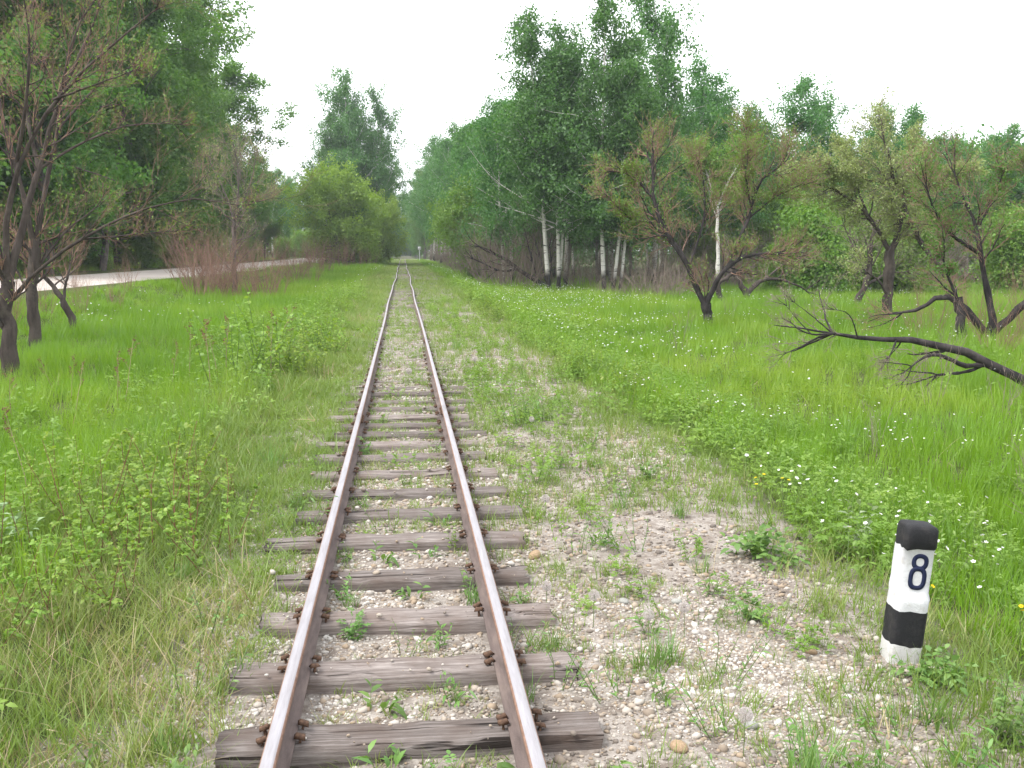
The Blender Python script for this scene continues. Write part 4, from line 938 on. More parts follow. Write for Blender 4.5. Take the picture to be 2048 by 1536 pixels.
Bt = [([(0, -14), (0, 40), (3, 90), (2, 140)], .20, .15), ([(2, 138), (-12, 170, 10), (-40, 215, 20), (-80, 255, 34), (-140, 275, 48)], .10, .02), ([(2, 138), (16, 168, -8), (12, 230, -18), (-10, 270, -26), (-22, 320, -34), (-40, 350, -38)], .12, .02), ([(-10, 265, -26), (-80, 285, -8), (-120, 300, 0)], .05, .015), ([(8, 235, -18), (40, 255, -30), (100, 285, -50)], .05, .015),
      ([(100, 90, -40), (45, 160, -34), (10, 230, -24), (-5, 260, -28)], .10, .06), ([(5, 40), (-20, 80, -10), (-50, 95, -24)], .06, .02), ([(-40, 215, 20), (-60, 280, 40), (-70, 330, 60)], .045, .012), ([(12, 230, -18), (40, 300, 10), (60, 345, 30)], .045, .012), ([(2, 138), (50, 210, 50), (90, 270, 80)], .06, .015)]
hero('spreading_willow', (14.7, 29.95, tz(14.7, 29.95)), make_limbs(32, [(p, a * .82, b) for p, a, b in Bt], U, 15, 8, 5, 3, 4, .065, (.15, .29), .05, (0, 0, .05), keep=.62, thin=.0044, clear=2.3), M['bark'], M['twig_grey'], M['olive_leaf'], 'spreading willow with yellowish young leaves and dark crooked limbs')
U = .0117
Ct = [([(-10, -30), (-14, 60), (-20, 100, 10)], .14, .11), ([(90, -20, 10), (50, 20, 4), (10, 60), (-28, 105, 4), (-60, 110, 14), (-80, 75, 22), (-120, 68, 34)], .15, .03), ([(50, 18, 4), (60, 70, 10), (46, 130, 20), (30, 230, 30), (35, 300, 40), (0, 360, 46), (-15, 420, 50)], .12, .02), ([(52, 20, 4), (110, 90, -14), (170, 150, -26), (240, 230, -40)], .12, .04), ([(35, 300, 40), (70, 370, 50), (90, 430, 56)], .06, .015), ([(30, 230, 30), (-40, 270, 10), (-90, 330, -10), (-110, 380, -20)], .06, .015), ([(-25, 100, 4), (-60, 190, -10), (-70, 250, -20)], .045, .012), ([(170, 150, -26), (150, 260, -10), (140, 350, 0), (120, 420, 10)], .05, .012)]
hero('twisted_tree', (13.1, 22.6, tz(13.1, 22.6)), make_limbs(33, [([(q[0], q[1] * (.80 if q[1] > 150 else .95)) + tuple(q[2:]) for q in p], a * .85, b) for p, a, b in Ct], U, 14, 8, 5, 2, 3, .055, (.15, .28), .04, (0, 0, .2), keep=.5, thin=.0042, clear=1.5), M['char'], M['twig'], M['aspen_leaf'], 'dark twisted tree of several crossing trunks at the far right of the meadow')
Pb = [([(0, -6), (-2, 60), (-4, 120), (-6, 185)], .12, .06), ([(-6, 181), (-20, 225, 6), (-36, 275, 10)], .05, .016), ([(-6, 181), (14, 232, -6), (40, 280, -12)], .055, .016), ([(-3, 150), (-18, 200, 14), (-24, 250, 24)], .03, .010), ([(-4, 165), (20, 205, 20), (34, 240, 30)], .03, .010)]
hero('forked_birch', (14.9, 47.5, tz(14.9, 47.5)), make_limbs(38, Pb, .0234, 9, 7, 5, 4, 4, .10, (.26, .5), .10, (0, 0, .5), keep=.8, thin=.006, clear=3.6), M['birch'], M['twig_grey'], M['willow_leaf'], 'pale birch stem forking high behind the leaning charred willow')
# fallen charred bough
U = .0075
Ft = [([(520, -190, -40), (430, -130, -30), (348, -77, -20), (285, -53, -10), (230, -27, -4), (180, -11), (100, -5, 6), (20, -1, 12), (-30, 7, 16)], .150, .034), ([(-30, 7, 16), (-62, -4, 24), (-92, -24, 34), (-112, -34, 44)], .030, .008), ([(-30, 7, 16), (-75, 5, 8), (-110, 18, 0), (-124, 30, -6)], .028, .008), ([(285, -54, -10), (240, -62, -22), (180, -36, -32), (158, -28, -36), (130, -40, -44), (105, -53, -52)], .065, .018), ([(275, -60, -8), (240, -74, -4), (190, -78, 4)], .035, .026), ([(100, -6, 6), (88, -24, -6), (72, -42, -16)], .024, .008), ([(112, -6, 6), (106, -24, 16), (98, -40, 26)], .020, .006), ([(-30, 7, 16), (-66, 40, 30), (-100, 68, 44)], .018, .005), ([(20, 0, 12), (4, 36, 0), (-16, 54, -8), (-40, 56, -12)], .018, .005), ([(-75, 5, 8), (-95, 34, 40), (-110, 60, 60)], .013, .004)]
hero('fallen_bough', (6.65, 14.64, 0.39), make_limbs(34, [(p, a * .72, b * .72) for p, a, b in Ft], U, 2, 5, 4, 0, 0, .05, (.08, .20), .05, (0, 0, .12), thin=.0024, clear=-2.0), M['char'], M['twig_grey'], None, 'charred fallen bough lying low across the right meadow', 'fallen branch')
# dead tangle at the forest edge and bent burnt trunk
hero('fallen_tree', (8.1, 57.5, tz(8.1, 57.5)), make_limbs(35, [([(0, 10), (-30, 24), (-60, 44), (-95, 70), (-140, 90)], .16, .05), ([(-60, 44), (-95, 38, 10), (-150, 64, 20)], .07, .03), ([(0, 10), (-10, 60, 20), (-30, 130, 30)], .07, .02), ([(-20, 20), (-40, 90, -10), (-55, 150, -10)], .06, .02), ([(0, 10), (10, 50), (5, 90)], .06, .03)], .027, 8, 5, 3, 0, ratio=(.3, .6)), M['char'], M['twig_grey'], None, 'burnt tree fallen toward the track beside the birch pair', 'fallen tree')
hero('bent_trunk', (13.7, 40.6, tz(13.7, 40.6)), make_limbs(36, [([(12, -8), (14, 20), (0, 40), (-16, 62), (-22, 90)], .17, .05), ([(14, 20), (30, 40, 10), (60, 52, 20), (110, 46, 30), (150, 26, 40)], .10, .03), ([(-30, -4), (-40, 16, 10), (-50, 40, 10), (-16, 60, 4)], .12, .08), ([(60, 52, 20), (100, 80, 30), (130, 90, 40)], .05, .02)], .0203, 7, 5, 3, 1, 1, .06, (.3, .6), keep=.3), M['bark'], M['twig_grey'], M['willow_leaf'], 'bent and broken dark trunk arching low behind the charred willow')
hero('leaning_trunk', (17.3, 37.5, tz(17.3, 37.5)), make_limbs(37, [([(-12, -6), (0, 20), (14, 48), (22, 80), (18, 120), (30, 170)], .15, .05), ([(14, 48), (60, 72, 10), (110, 76, 20)], .06, .02), ([(22, 80), (-10, 120, 10), (-30, 170, 20)], .06, .02)], .0183, 9, 6, 4, 2, 2, .07, (.3, .6), keep=.6), M['bark'], M['twig_grey'], M['willow_leaf'], 'small dark tree leaning right behind the fallen bough')
for i, (x, y, s) in enumerate([(10.7, 45.5, .62), (11.6, 46.2, .7), (12.5, 45.2, .6), (11.2, 44.2, .45), (9.8, 47.5, .4)]): plant('brown%d' % (i % 3), x, y, s * .8, 'heap of dead brown brush at the foot of the three-stemmed birch', 'brush', 'dead brush below the birches', sxy=1.9)

# --- left: willow with bare reddish twigs, slim brown tree, red shrubs
U = .0081
Lt = [([(0, -20), (6, 90), (0, 160), (10, 200)], .16, .125), ([(10, 198), (34, 290, 10), (70, 420, 30), (110, 560, 50), (150, 640, 60), (190, 740, 70)], .085, .015), ([(10, 200), (14, 330, -16), (50, 430, -30), (130, 545, -46), (190, 600, -56), (260, 655, -70), (330, 705, -80)], .075, .010), ([(4, 190), (-20, 300, 20), (-50, 430, 40), (-60, 600, 60), (-30, 760, 70)], .075, .014),
      ([(20, 170), (90, 240, -20), (160, 280, -30), (250, 330, -50), (360, 362, -60), (430, 360, -70), (480, 345, -80)], .045, .005), ([(160, 282, -30), (230, 290, 10), (330, 300, 40)], .025, .006), ([(70, 420, 30), (40, 540, 60), (60, 700, 90)], .05, .01), ([(50, 430, -30), (90, 520, -80), (120, 660, -120), (110, 760, -140)], .045, .008), ([(130, 545, -46), (200, 560, -90), (300, 590, -120)], .03, .006), ([(8, 195), (-70, 300, -40), (-140, 420, -60), (-180, 560, -70)], .06, .01), ([(0, 100), (-40, 200, -30), (-90, 330, -60)], .05, .01), ([(70, 420, 30), (150, 480, 60), (240, 520, 90), (330, 520, 110)], .035, .006), ([(110, 560, 50), (160, 700, 20), (250, 800, 10)], .03, .006)]
hero('bare_willow', (-6.35, 17.25, tz(-6.35, 17.25)), make_limbs(41, [(p, a * (.78 if k else .9), b * .8) for k, (p, a, b) in enumerate(Lt)], U, 11, 6, 4, 1, 1, .045, (.13, .30), .03, (0, 0, .45), keep=.6, thin=.0019), M['bark'], M['twig'], M['willow_leaf'], 'large willow with mostly bare reddish twigs beside the left meadow')
U = .0102
Lt2 = [([(0, -16), (2, 60), (6, 130), (14, 200)], .15, .11), ([(14, 198), (30, 300, 20), (60, 430, 30), (80, 560, 40), (120, 660, 40)], .07, .012), ([(14, 200), (0, 330, -20), (-30, 470, -20), (-40, 620, -10)], .07, .012), ([(10, 150), (60, 230, 30), (120, 280, 50)], .04, .01), ([(60, 430, 30), (130, 520, 60), (190, 560, 80)], .035, .008)]
hero('bare_willow', (-7.45, 21.6, tz(-7.45, 21.6)), make_limbs(42, [(p, a * .85, b) for p, a, b in Lt2], U, 8, 5, 4, 2, 1, .06, (.25, .5), .05, (0, 0, .5), keep=.5, thin=.0022), M['bark'], M['twig'], M['willow_leaf'], 'second dark stemmed willow standing close behind the large bare one')
hero('broken_stem', (-7.6, 24.3, tz(-7.6, 24.3)), make_limbs(43, [([(16, -10), (8, 30), (-6, 70), (-30, 105), (-55, 125)], .11, .03), ([(-6, 70), (0, 110, 10), (6, 140, 20)], .04, .015)], .0118, 6, 5, 3, 0, ratio=(.3, .6)), M['bark'], M['twig'], None, 'short dark stem bent left beside the bare willows', 'tree')
U = .0213
Bt2 = [([(0, -10), (0, 60), (2, 130), (4, 170)], .13, .10), ([(4, 168), (-10, 220, 10), (-30, 260, 20), (-50, 300, 24)], .06, .012), ([(4, 170), (18, 230, -10), (20, 300, -16), (10, 345, -20)], .07, .012), ([(8, 190), (45, 215, 20), (80, 230, 30)], .04, .01), ([(4, 170), (40, 260, 30), (50, 310, 50)], .05, .01)]
hero('slim_brown_tree', (-7.1, 44.7, tz(-7.1, 44.7)), make_limbs(44, [([(q[0] * .85, q[1] * .9) + tuple(q[2:]) for q in p], a * .8, b) for p, a, b in Bt2], U, 10, 6, 5, 2, 2, .07, (.24, .42), .06, (0, 0, .4), keep=.3, thin=.0048), M['grey_bark'], M['twig_grey'], M['olive_leaf'], 'slim brown tree with bare hazy crown between meadow and road')
for i, (x, y, s) in enumerate([(-7.6, 43.0, 1.15), (-7.0, 42.2, .95), (-6.4, 42.6, 1.0), (-5.6, 42.4, 1.0), (-5.2, 43.4, .8), (-8.3, 43.8, .9), (-9.3, 36, .5), (-8.6, 32, .42), (-8.9, 46.5, 1.1), (-8.4, 48.5, 1.1), (-7.9, 47, 1.0), (-9.0, 44.5, 1.0), (-8.0, 41.6, 1.1), (-8.6, 49.8, 1.0), (-6.0, 44.0, 1.0), (-6.2, 60, 1.0), (-6.9, 66, .95), (-5.4, 63, .8), (-7.4, 76, 1.1), (-6.2, 86, 1.0), (-7.6, 92, 1.2), (-5.6, 100, 1.2), (-8.2, 104, 1.2), (-4.6, 107, 1.1), (-9.4, 108, 1.2), (-6.5, 109, 1.2), (-3.3, 110, 1.0)]):
    plant('red%d' % (i % 3), x, y, s * .95, 'leafless reddish shrub standing round the slim brown tree' if 41 < y < 50 else 'small leafless shrub on the slope below the gravel road' if y < 50 else 'leafless brown shrub in front of the bright green willow' if y > 90 else 'leafless shrub in the grass between slim brown tree and willow', 'shrub', 'shrubs round the slim brown tree' if 41 < y < 50 else 'shrubs on the road slope' if y < 50 else 'shrubs before the bright willow' if y > 90 else 'shrubs between the slim tree and the willow', sxy=.9)
for i in range(5): plant('red%d' % (i % 3), -8.2 - .3 * i + rl.uniform(-.5, .5), 21 + i * 2.6, rl.uniform(.36, .5), 'thin reddish shrub growing near the bare willows', 'shrub', 'thin shrubs near the bare willows', sxy=.8)
for i, (x, y, s) in enumerate([(15.6, 24, .75), (14.4, 21, .7), (16.4, 22, .9), (12.6, 23.6, .6), (12.0, 19.6, .5), (16, 27, .7)]): plant('red%d' % (i % 3), x, y, s, 'reddish bare shrub growing around the twisted tree', 'shrub', 'bare shrubs around the twisted tree', sxy=.9)
for i, (x, y, s) in enumerate([(7.2, 13.2, .42), (7.7, 12.4, .36), (9.0, 16.2, .45), (5.0, 10.2, .28), (6.9, 24.6, .32), (4.7, 28, .3), (5.9, 21.5, .3), (9.8, 30, .4), (11.2, 27, .4), (5.3, 7.9, .3), (4.6, 6.5, .28)]): plant('stalk%d' % (i % 2), x, y, s * 2.7, 'sparse bare stalks poking out of the meadow grass', 'dead stalk', 'bare stalks in the meadow', sxy=.8)

# --- woodland mass far behind
def far_wood(name, spots, label, seed, ls, k):
    rng = np.random.RandomState(seed); b = Bag()
    for x, y, H in spots:
        m = 36; h = rng.rand(m) ** .8; rad = 2.6 * np.sqrt(np.clip(1.05 - h, 0.03, 1)) ; a = rng.rand(m) * 6.28; q = np.sqrt(rng.rand(m)) * rad
        A = np.stack([x + np.cos(a) * q, y + np.sin(a) * q, .4 + h * H], -1); b.add(*leaves(rng, A, k, .60, ls, .7, .4, .1))
    o = link(name, b.mesh(name, M['birch_leaf'], False)); tag(o, label, None, None, 'stuff')
sp = [(rl.uniform(8, 95), rl.uniform(98, 128), rl.uniform(9, 13)) for _ in range(190)] + [(rl.uniform(40, 95), rl.uniform(60, 98), rl.uniform(7, 9.5)) for _ in range(110)]
far_wood('far_woodland', sp, 'distant mass of green woodland behind the birches', 1, .34, 24)
sp = [(rl.uniform(-90, -42), rl.uniform(40, 190), rl.uniform(14, 18)) for _ in range(150)] + [(rl.uniform(-60, -22), rl.uniform(190, 260), rl.uniform(12, 16)) for _ in range(60)] + [(rl.uniform(8, 60), rl.uniform(190, 330), rl.uniform(13, 17)) for _ in range(90)] + [(rl.uniform(-30, 30), rl.uniform(352, 380), rl.uniform(10, 14)) for _ in range(60)]
far_wood('distant_woodland', sp, 'hazy woodland filling the distance beyond the road and crossing', 2, .5, 13)

# ---------------------------------------------------------------- shrubs and weeds beside the rails
rng = np.random.RandomState(51); rw = random.Random(52)
def herb_proto(name, seed, leafmat, stemmat, *a, **kw):
    r_ = np.random.RandomState(seed); (sv, sf), (lv, lf), tips = forb(r_, *a, **kw)
    sm = mesh_np('stem', sv, [sf], attrs={'tint': np.full(len(sv), .5)}, mats=[stemmat])
    # one tint a leaf
    lt = np.repeat(np.clip(r_.beta(2, 2, len(lv) // 6), 0, 1), 6)
    lm = mesh_np('leaves', lv, lf, attrs={'tint': lt}, mats=[leafmat])
    return (name, sm, lm)
def set_herb(pr, x, y, s, label, cat, group=None, rz=None, z=None):
    name, sm, lm = pr; root = empty(name, (x, y, (tz(x, y) if z is None else z)), rw.uniform(0, 6.28) if rz is None else rz, label, cat, group, s)
    link('stems', sm, root); link('leaves', lm, root); return root
M['red_stem'] = bark_material('red_stem', (.12, .06, .04), (.22, .12, .07), 8)
rose = [herb_proto('leafy_shrub', 300 + i, M['shrub_leaf'], M['red_stem'], 14, .62, 13, .033, .0115, .42, .22, pinnate=4) for i in range(4)]
for i, (x, y, s, lab) in enumerate([(-1.62, 6.25, 1.05, 'bushy light green shrub with pinnate leaves on the left bank, tallest of its patch'), (-1.28, 5.55, .85, 'light green pinnate shrub nearest the left rail in the bank patch'), (-2.15, 5.5, .92, 'light green pinnate shrub on the outer side of the bank patch'), (-1.45, 4.75, .72, 'low light green shrub in front of the bank patch'),
        (-1.90, 4.45, .75, 'low pinnate shrub beside dry stalks left of the rails'), (-2.3, 7.1, .9, 'light green shrub at the back of the bank patch'), (-1.25, 6.85, .68, 'small light green shrub behind the bank patch beside the rail'), (-2.75, 5.9, .85, 'green pinnate shrub at the foot of the left bank')]):
    set_herb(rose[i % 4], x, y, s, lab, 'shrub', 'light green shrubs on the left bank')
dense = [herb_proto('round_shrub', 310 + i, M['shrub_leaf'], M['stem_green'], 26, .8, 30, .062, .018, .40, .20) for i in range(2)]
set_herb(dense[0], -2.0, 13.9, 1.45, 'bright green rounded shrub with dead brown spikes on the left bank', 'shrub')
set_herb(dense[1], -1.5, 13.6, 1.0, 'small green shrub beside the rounded one on the left bank', 'shrub')
set_herb(dense[1], -1.15, 16.2, 1.05, 'dark green low shrub close to the left rail', 'shrub')
for i, (x, y, s) in enumerate([(2.35, 13.4, .8), (2.5, 14.6, .75), (2.15, 18.6, .6), (2.45, 17.2, .6), (2.1, 24, .75), (2.3, 27, .8), (2.2, 33, .8), (-1.6, 27, .7), (-2.1, 30, .9), (-1.7, 34, .8), (-2.3, 38, .9), (2.75, 11.8, .7), (3.0, 10.2, .65), (2.9, 8.6, .55)]):
    set_herb(dense[i % 2], x, y, s, 'leafy green clump of herbs on the edge of the gravel bank', 'plant', 'leafy clumps along the gravel edge')
pale = herb_proto('pale_leaved_plant', 330, leaf_material('grey_green_leaf', (.17, .25, .11), (.25, .34, .17), (.36, .44, .27), .3), M['stem_green'], 6, .55, 11, .12, .017, .3, .06)
set_herb(pale, -2.25, 6.0, .8, 'pale grey green broad leaved plant beside the bank shrubs', 'plant')
set_herb(pale, 2.72, 5.75, .75, 'pale feathery plant standing in the meadow behind the marker post', 'plant')
palm = herb_proto('lobed_plant', 331, M['weed_leaf'], M['stem_green'], 12, .26, 5, .085, .024, .7, .06, pinnate=2)
set_herb(palm, 2.02, 5.35, .72, 'clump of broad lobed leaves at the gravel edge left of the post', 'plant')
set_herb(palm, 2.10, 3.68, .5, 'lobed leaf plant growing against the foot of the post', 'plant')
tuftv = []
weeds = [herb_proto('weed', 340 + i, M['weed_leaf'], M['stem_green'], *a, **k) for i, (a, k) in enumerate([((5, .20, 8, .055, .006, .5, .02), {}), ((4, .14, 6, .075, .011, .8, .012), {}), ((6, .24, 10, .03, .0035, .35, .03), {}), ((3, .12, 5, .05, .016, .7, .01), {}), ((5, .16, 7, .022, .006, .6, .02), dict(pinnate=3))])]
spots = [(-.12, 3.62, 1, 1.0), (.18, 3.64, 0, 1.0), (.15, 4.20, 0, .9), (.0, 4.15, 2, .8), (.32, 4.85, 0, 1.1), (.08, 4.84, 1, .9), (-.22, 4.30, 4, 1.0), (-.28, 4.80, 0, 1.0), (-.05, 3.10, 1, 1.15), (.22, 3.02, 3, 1.2), (-.2, 2.95, 3, 1.0), (.1, 2.9, 4, 1.3), (-.33, 3.22, 3, .9), (.46, 4.05, 2, .9), (.55, 4.62, 0, 1.0), (.6, 3.75, 2, 1.0),
         (.78, 3.60, 2, 1.15), (.95, 3.55, 0, 1.1), (1.1, 3.3, 2, 1.1), (1.3, 3.1, 0, 1.2), (1.25, 3.75, 2, 1.2), (1.05, 4.25, 0, 1.0), (1.35, 4.35, 2, .9), (1.5, 4.75, 0, 1.0), (1.62, 4.4, 4, 1.3), (1.0, 5.45, 2, 1.3), (1.15, 5.6, 0, 1.2), (1.28, 5.52, 2, 1.3), (1.45, 6.9, 2, 1.4), (1.55, 6.7, 0, 1.2), (1.2, 7.6, 0, 1.2), (.95, 7.2, 2, 1.2), (.8, 6.4, 0, 1.0), (.9, 8.3, 2, 1.3), (1.05, 9.6, 2, 1.9), (1.3, 9.9, 0, 1.9), (1.2, 9.5, 2, 1.7), (1.6, 8.4, 0, 1.3), (1.75, 7.2, 4, 1.5),
         (-.15, 5.40, 1, 1.0), (.1, 5.42, 1, 1.0), (-.3, 5.42, 0, .9), (.2, 6.05, 1, 1.0), (-.1, 6.0, 2, .9), (-.25, 6.6, 0, .8), (.05, 7.2, 0, .9), (-.3, 8.35, 4, 1.3), (.28, 8.4, 0, 1.0), (.0, 8.9, 2, .9), (-.2, 9.8, 0, 1.0), (.25, 10.4, 2, .9), (-.75, 3.75, 2, 1.3), (-.7, 3.1, 0, 1.2), (-.85, 4.4, 2, 1.2), (-.62, 6.0, 2, 1.3), (-.68, 6.6, 0, 1.4), (-.6, 7.4, 2, 1.3), (-1.0, 3.3, 0, 1.2), (-1.15, 2.9, 4, 1.5), (1.5, 2.95, 0, 1.2), (1.7, 3.25, 2, 1.2), (1.85, 2.95, 0, 1.3), (2.05, 3.15, 4, 1.6), (2.2, 3.35, 2, 1.5), (2.35, 3.0, 0, 1.5), (.7, 2.95, 0, 1.0), (.85, 2.8, 4, 1.2), (1.05, 2.75, 2, 1.1)]
wl_ = ['leafy green weed with narrow leaves sprouting from the gravel', 'low broad-bladed weed growing between the rails', 'feathery fine-leaved weed sprouting from the gravel', 'round-leaved seedling at the side of a sleeper', 'small pinnate-leaved weed beside the sleepers']
for x, y, k, s in spots:
    set_herb(weeds[k], x, y, s, wl_[k], 'weed', 'weeds in the track gravel %s' % ('ABCDE'[0] if 0 else ['narrow', 'broad', 'feathery', 'round', 'pinnate'][k]))
# tall green tufts on the shoulder
def tuft_proto(seed, n, rad, h, w, mat, lean=.6, curl=.7):
    r_ = np.random.RandomState(seed); V, Fl = blades(r_, n, rad, h, w, lean, curl, 4); per = 9
    return mesh_np('blades', V, Fl, attrs={'tint': np.repeat(r_.rand(n), per)}, mats=[mat])
tm = [tuft_proto(400 + i, 46, .07, .26, .0034, M['weed_leaf']) for i in range(3)]
for i, (x, y, s) in enumerate([(.98, 3.86, .85), (1.08, 3.95, .75), (1.55, 5.05, .55), (1.42, 6.45, .75), (1.2, 9.75, 1.3), (1.42, 9.9, 1.1), (-.78, 3.35, .9), (-.72, 2.9, .9), (1.28, 2.95, .9), (1.9, 3.3, .9), (-.62, 3.9, .8), (.45, 3.62, .55), (.62, 4.1, .6), (-1.0, 7.9, 1.0), (-1.1, 5.1, .9), (2.1, 2.7, 1.0), (1.75, 6.2, .8), (1.0, 12.2, .9), (1.55, 13.0, .9), (.9, 17, 1.0), (-.25, 4.72, .5), (.34, 4.72, .6)]):
    o = link('grass_tuft', tm[i % 3], loc=(x, y, tz(x, y)), rot=(0, 0, rw.uniform(0, 6))); o.scale = (s,) * 3
    tag(o, 'separate thick tuft of green grass growing out of the gravel', 'grass tuft', 'grass tufts standing in the gravel')

# dead stalks with brown seed heads in the left meadow
def dock_proto(seed):
    r_ = np.random.RandomState(seed); st, hd = Bag(), Bag()
    P, R = grow(r_, np.array([[0, 0, -.05]]), np.array([[r_.normal(0, .1), r_.normal(0, .1), 1.0]]), np.array([.95]), np.array([.006]), .4, 6, .06, (0, 0, .1)); st.add(*tubes(P, R, 5))
    s, d, l, r = spawn(r_, P, R, np.array([.95]), 5, .6, .98, (.3, .7), (.12, .22), .6); P1, R1 = grow(r_, s, d, l, r, .5, 3, .1, (0, 0, .2)); st.add(*tubes(P1, R1, 3))
    A = anchors_on(r_, np.concatenate([P1]), np.concatenate([R1]), 6, .4); hd.add(*leaves(r_, A, 3, .008, .018, .8, 0, 0)); return st, hd
M['dock'] = leaf_material('brown_seed_head', (.12, .055, .032), (.19, .09, .05), (.26, .14, .08), .1); M['straw'] = bark_material('straw_stalk', (.24, .19, .11), (.38, .31, .2), 9)
dk = [(a.mesh('stalk', M['straw']), b.mesh('seed_head', M['dock'], False)) for a, b in (dock_proto(500 + i) for i in range(3))]
for i, (x, y, s) in enumerate([(-2.5, 14.2, 1.0), (-2.25, 13.5, 1.05), (-1.9, 14.6, 1.1), (-1.7, 13.4, 1.0), (-3.3, 15, .9), (-3.8, 14.2, .8), (-4.4, 14, .75), (-4.0, 12.8, .8), (-3.3, 16.2, 1.1), (-4.9, 15, .7), (-3.5, 12.9, .7), (-4.6, 12.5, .8), (-2.9, 8.1, .8), (-2.75, 7.3, .7), (-3.6, 13.6, 1.0), (-2.4, 12.8, 1.1)]):
    r_ = empty('dead_dock', (x, y, tz(x, y)), rw.uniform(0, 6), 'dead dock stalk with rusty brown seed heads in the left meadow', 'dead stalk', 'dead dock stalks in the left meadow', s); r_.rotation_euler = (rw.uniform(-.25, .25), rw.uniform(-.25, .25), rw.uniform(0, 6))
    link('stalk', dk[i % 3][0], r_); link('seed_head', dk[i % 3][1], r_)

# dandelion clocks
def plain(name, c, trans=0.0):
    m, N, L, out = mat_new(name); tc = N.new('ShaderNodeTexCoord'); n = n_noise(N, L, tc.outputs['Object'], 40, 3)
    col = n_mix(N, L, n_math(N, L, 'MULTIPLY', n.outputs['Fac'], .3), c, (c[0] * .7, c[1] * .7, c[2] * .7)); d = N.new('ShaderNodeBsdfDiffuse'); L.new(col, d.inputs[0])
    t = N.new('ShaderNodeBsdfTranslucent'); L.new(col, t.inputs[0]); mx = N.new('ShaderNodeMixShader'); mx.inputs[0].default_value = trans
    L.new(d.outputs[0], mx.inputs[1]); L.new(t.outputs[0], mx.inputs[2]); L.new(mx.outputs[0], out.inputs['Surface']); return m
M['petal'] = plain('white_petal', (.80, .80, .78), .3); M['yellow'] = plain('yellow_petal', (.72, .52, .03), .2); M['fluff'] = plain('seed_fluff', (.82, .77, .75), .5); M['clock_core'] = plain('seed_core', (.16, .11, .08))
r_ = np.random.RandomState(61)
nf = 150; dv = nrm(r_.normal(0, 1, (nf, 3))); c = np.array([0, 0, 0.])
P = np.stack([dv * .006, dv * .024], 1); fb = Bag(); fb.add(*tubes(P, np.full((nf, 2), .00035), 3))
for k in range(7):
    u = nrm(np.cross(dv, r_.normal(0, 1, (nf, 3)))); P = np.stack([dv * .024, dv * .029 + u * .008], 1); fb.add(*tubes(P, np.full((nf, 2), .0003), 3))
fluff = fb.mesh('fluff', M['fluff'])
cb = Bag(); V, Fl = stone(r_); cb.add(V * .012, Fl[0]); core = cb.mesh('core', M['clock_core'])
st = Bag(); st.add(*tubes(np.array([[[0, 0, -.30], [.004, 0, -.15], [0, 0, 0]]]), np.array([[.0022, .002, .0018]]), 5)); dstem = st.mesh('stem', M['stem_green'])
for i, (x, y, h) in enumerate([(.66, 4.52, .14), (.85, 4.35, .15), (1.05, 4.15, .13), (1.22, 4.2, .14), (1.12, 3.1, .15), (.88, 6.15, .14), (1.15, 9.0, .16), (.08, 13.0, .12), (1.0, 14.2, .15)]):
    d_ = empty('dandelion_clock', (x, y, tz(x, y) + h), rw.uniform(0, 6), 'fluffy dandelion seed head on a thin stem above the gravel', 'dandelion', 'dandelion clocks over the gravel', 0.85 if y < 12 else 1.3)
    link('fluff', fluff, d_); link('core', core, d_); link('stem', dstem, d_)

# white anemone-like flowers and yellow buttercups
def petals(n, R, w, cup, mat, name):
    a = np.arange(n) * 2 * pi / n; V = []; F = []
    for k in range(n):
        u = np.array([math.cos(a[k]), math.sin(a[k]), 0]); v = np.array([-u[1], u[0], 0]); b = len(V)
        V += [tuple(u * .002), tuple(u * R * .5 + v * w + np.array([0, 0, cup * .45])), tuple(u * R * .9 + v * w * .75 + np.array([0, 0, cup])), tuple(u * R + np.array([0, 0, cup * .9])), tuple(u * R * .9 - v * w * .75 + np.array([0, 0, cup])), tuple(u * R * .5 - v * w + np.array([0, 0, cup * .45]))]
        F.append([b + j for j in range(6)])
    return mesh_np(name, np.array(V), [np.array(F)], mats=[mat])
pw = petals(5, .0150, .0065, .005, M['petal'], 'petals'); pyl = petals(5, .010, .005, .003, M['yellow'], 'petals')
cm = Bag(); V, Fl = stone(r_); cm.add(V * .008, Fl[0]); fcore = cm.mesh('flower_centre', M['yellow'])
st = Bag(); st.add(*tubes(np.array([[[.01, 0, -.42], [0, .01, -.2], [0, 0, 0]]]), np.array([[.0018, .0016, .0012]]), 4)); fstem = st.mesh('stem', M['stem_green'])
fr = np.random.RandomState(71)
def flower_field(n, x0, x1, y0, y1):
    x, y = field(x0, x1, y0, y1, n, fr); k = fr.rand(n) < sstep(.35, .65, vnoise(x + 21, y, 1.9)) * np.clip(1.5 - .12 * np.abs(x - 3.3), .25, 1); k &= in_view(x, y, 0); return x[k], y[k]
X, Y = [], []
for a in ((260, 2.35, 4.4, 3.2, 9), (520, 2.4, 5.5, 9, 17), (300, 4.5, 10, 6, 18)):
    x, y = flower_field(*a); X.append(x); Y.append(y)
X, Y = np.concatenate(X), np.concatenate(Y); o_ = np.argsort(np.hypot(X, Y)); X, Y = X[o_][:260], Y[o_][:260]
for x, y in zip(X, Y):
    h = .20 + .17 * fr.rand() + .08 * (x > 4)
    f = empty('white_flower', (x, y, tz(x, y) + h), fr.rand() * 6, 'small white five petalled flower among the green herbs', 'flower', 'white flowers on the bank and meadow', .5 + .5 * fr.rand())
    f.rotation_euler = (fr.normal(0, .35) + .25, fr.normal(0, .35), fr.rand() * 6)
    link('petals', pw, f); link('flower_centre', fcore, f); link('stem', fstem, f)
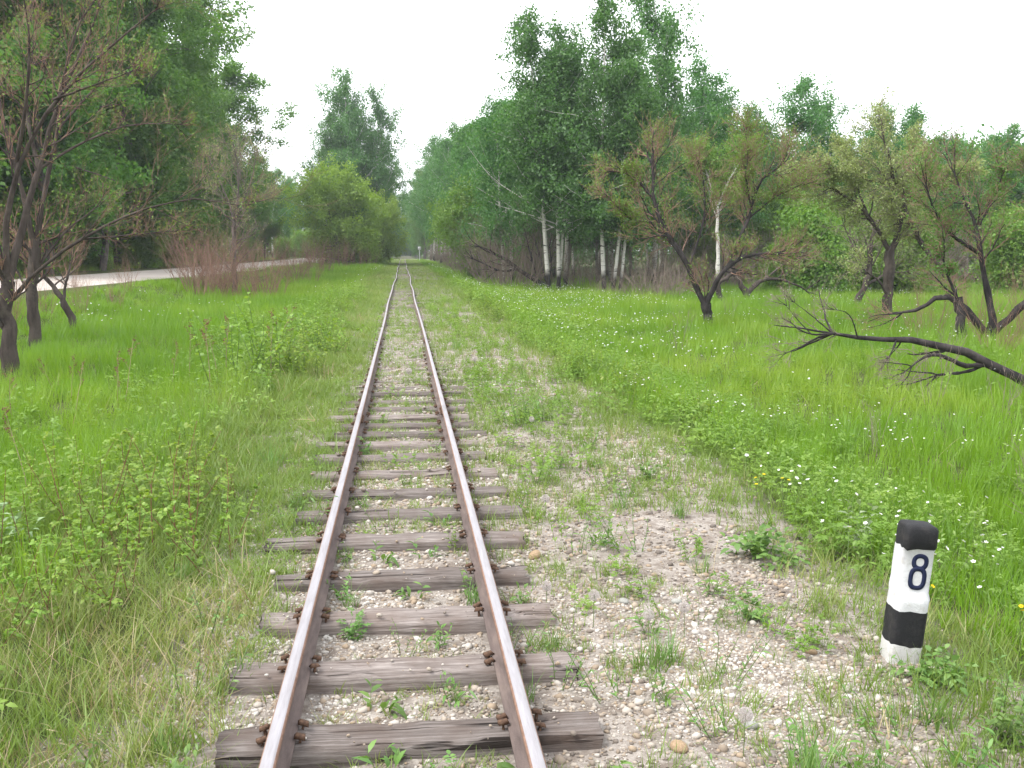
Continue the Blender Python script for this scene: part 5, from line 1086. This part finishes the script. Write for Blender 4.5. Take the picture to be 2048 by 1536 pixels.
for x, y in [(2.15, 5.95), (2.22, 6.0), (2.3, 5.9), (2.4, 6.05), (2.12, 5.85), (2.52, 3.8), (2.45, 3.65), (2.62, 3.7), (2.75, 3.85), (2.8, 3.55), (2.66, 4.0), (2.2, 4.15), (2.3, 4.1), (2.9, 3.75)]:
    f = empty('buttercup', (x, y, tz(x, y) + .27 + .1 * fr.rand()), fr.rand() * 6, 'tiny yellow buttercup beside the marker post and bank herbs', 'flower', 'yellow buttercups near the post'); f.rotation_euler = (fr.normal(.2, .3), fr.normal(0, .3), 0)
    link('petals', pyl, f); link('stem', fstem, f)
# the many smaller ones farther off
x, y, s = zones(fr, [(2.4, 6, 14, 36, 6.5, .95), (5, 22, 13, 30, 2.0, .95), (3, 30, 30, 48, 3.0, 1.1), (2.6, 9, 36, 60, 5, 1.15), (2.5, 6.5, 60, 110, 1.2, 1.5), (-9, -5.5, 24, 36, 1.6, 1.2), (-4, -1.3, 40, 90, .5, 1.4)])
k = fr.rand(len(x)) < sstep(.38, .7, vnoise(x, y + 13, 2.6)) + .08; x, y, s = x[k & in_view(x, y)], y[k & in_view(x, y)], s[k & in_view(x, y)]
V = np.array([v.co[:] for v in pw.vertices]); F = np.array([[6 * k + j for j in range(6)] for k in range(5)])
rot = np.stack([fr.normal(.3, .4, len(x)), fr.normal(0, .4, len(x)), fr.rand(len(x)) * 6], -1)
scatter('far_flowers', [(V, [F])], np.stack([x, y, terrain(x, y) + .38 + .14 * fr.rand(len(x))], -1), rot, np.repeat(s[:, None], 3, 1) * 1.15, fr.rand(len(x)), M['petal'], 'countless small white flowers dotted over the meadow', 9)

# distant marker sign and stone
sg = empty('trackside_sign', (2.75, 168, tz(2.75, 168)), 0, 'small white sign on a pale post far down the track', 'sign')
pb = Bag(); pb.add(*tubes(np.array([[[0, 0, -.2], [0, 0, 1.2], [0, 0, 2.3]]]), np.full((1, 3), .06), 8)); link('pole', pb.mesh('pole', M['white_paint']), sg)
pl = box_mesh('plate', .5, .04, .5, M['white_paint'], .01); link('plate', pl, sg, loc=(0, -.09, 2.2))
o = link('white_stone', rock_mesh(np.random.RandomState(2), M['rock_white']), loc=(3.7, 112, tz(3.7, 112) + .12)); o.scale = (.6, .6, .9); tag(o, 'white painted stone at the foot of the trackside trees', 'stone')

# ---------------------------------------------------------------- hazy air
hz = bpy.data.materials.new('hazy_air'); hz.use_nodes = True; N, L = hz.node_tree.nodes, hz.node_tree.links; N.clear()
ho = N.new('ShaderNodeOutputMaterial'); pv = N.new('ShaderNodeVolumePrincipled'); pv.inputs['Color'].default_value = (.86, .93, 1.0, 1); pv.inputs['Density'].default_value = 0.00045
pv.inputs['Anisotropy'].default_value = 0.0
L.new(pv.outputs[0], ho.inputs['Volume'])
hb = box_mesh('haze', 1500, 1520, 30, hz); ob = link('haze', hb, loc=(0, 690, 13)); ob['kind'] = 'stuff'
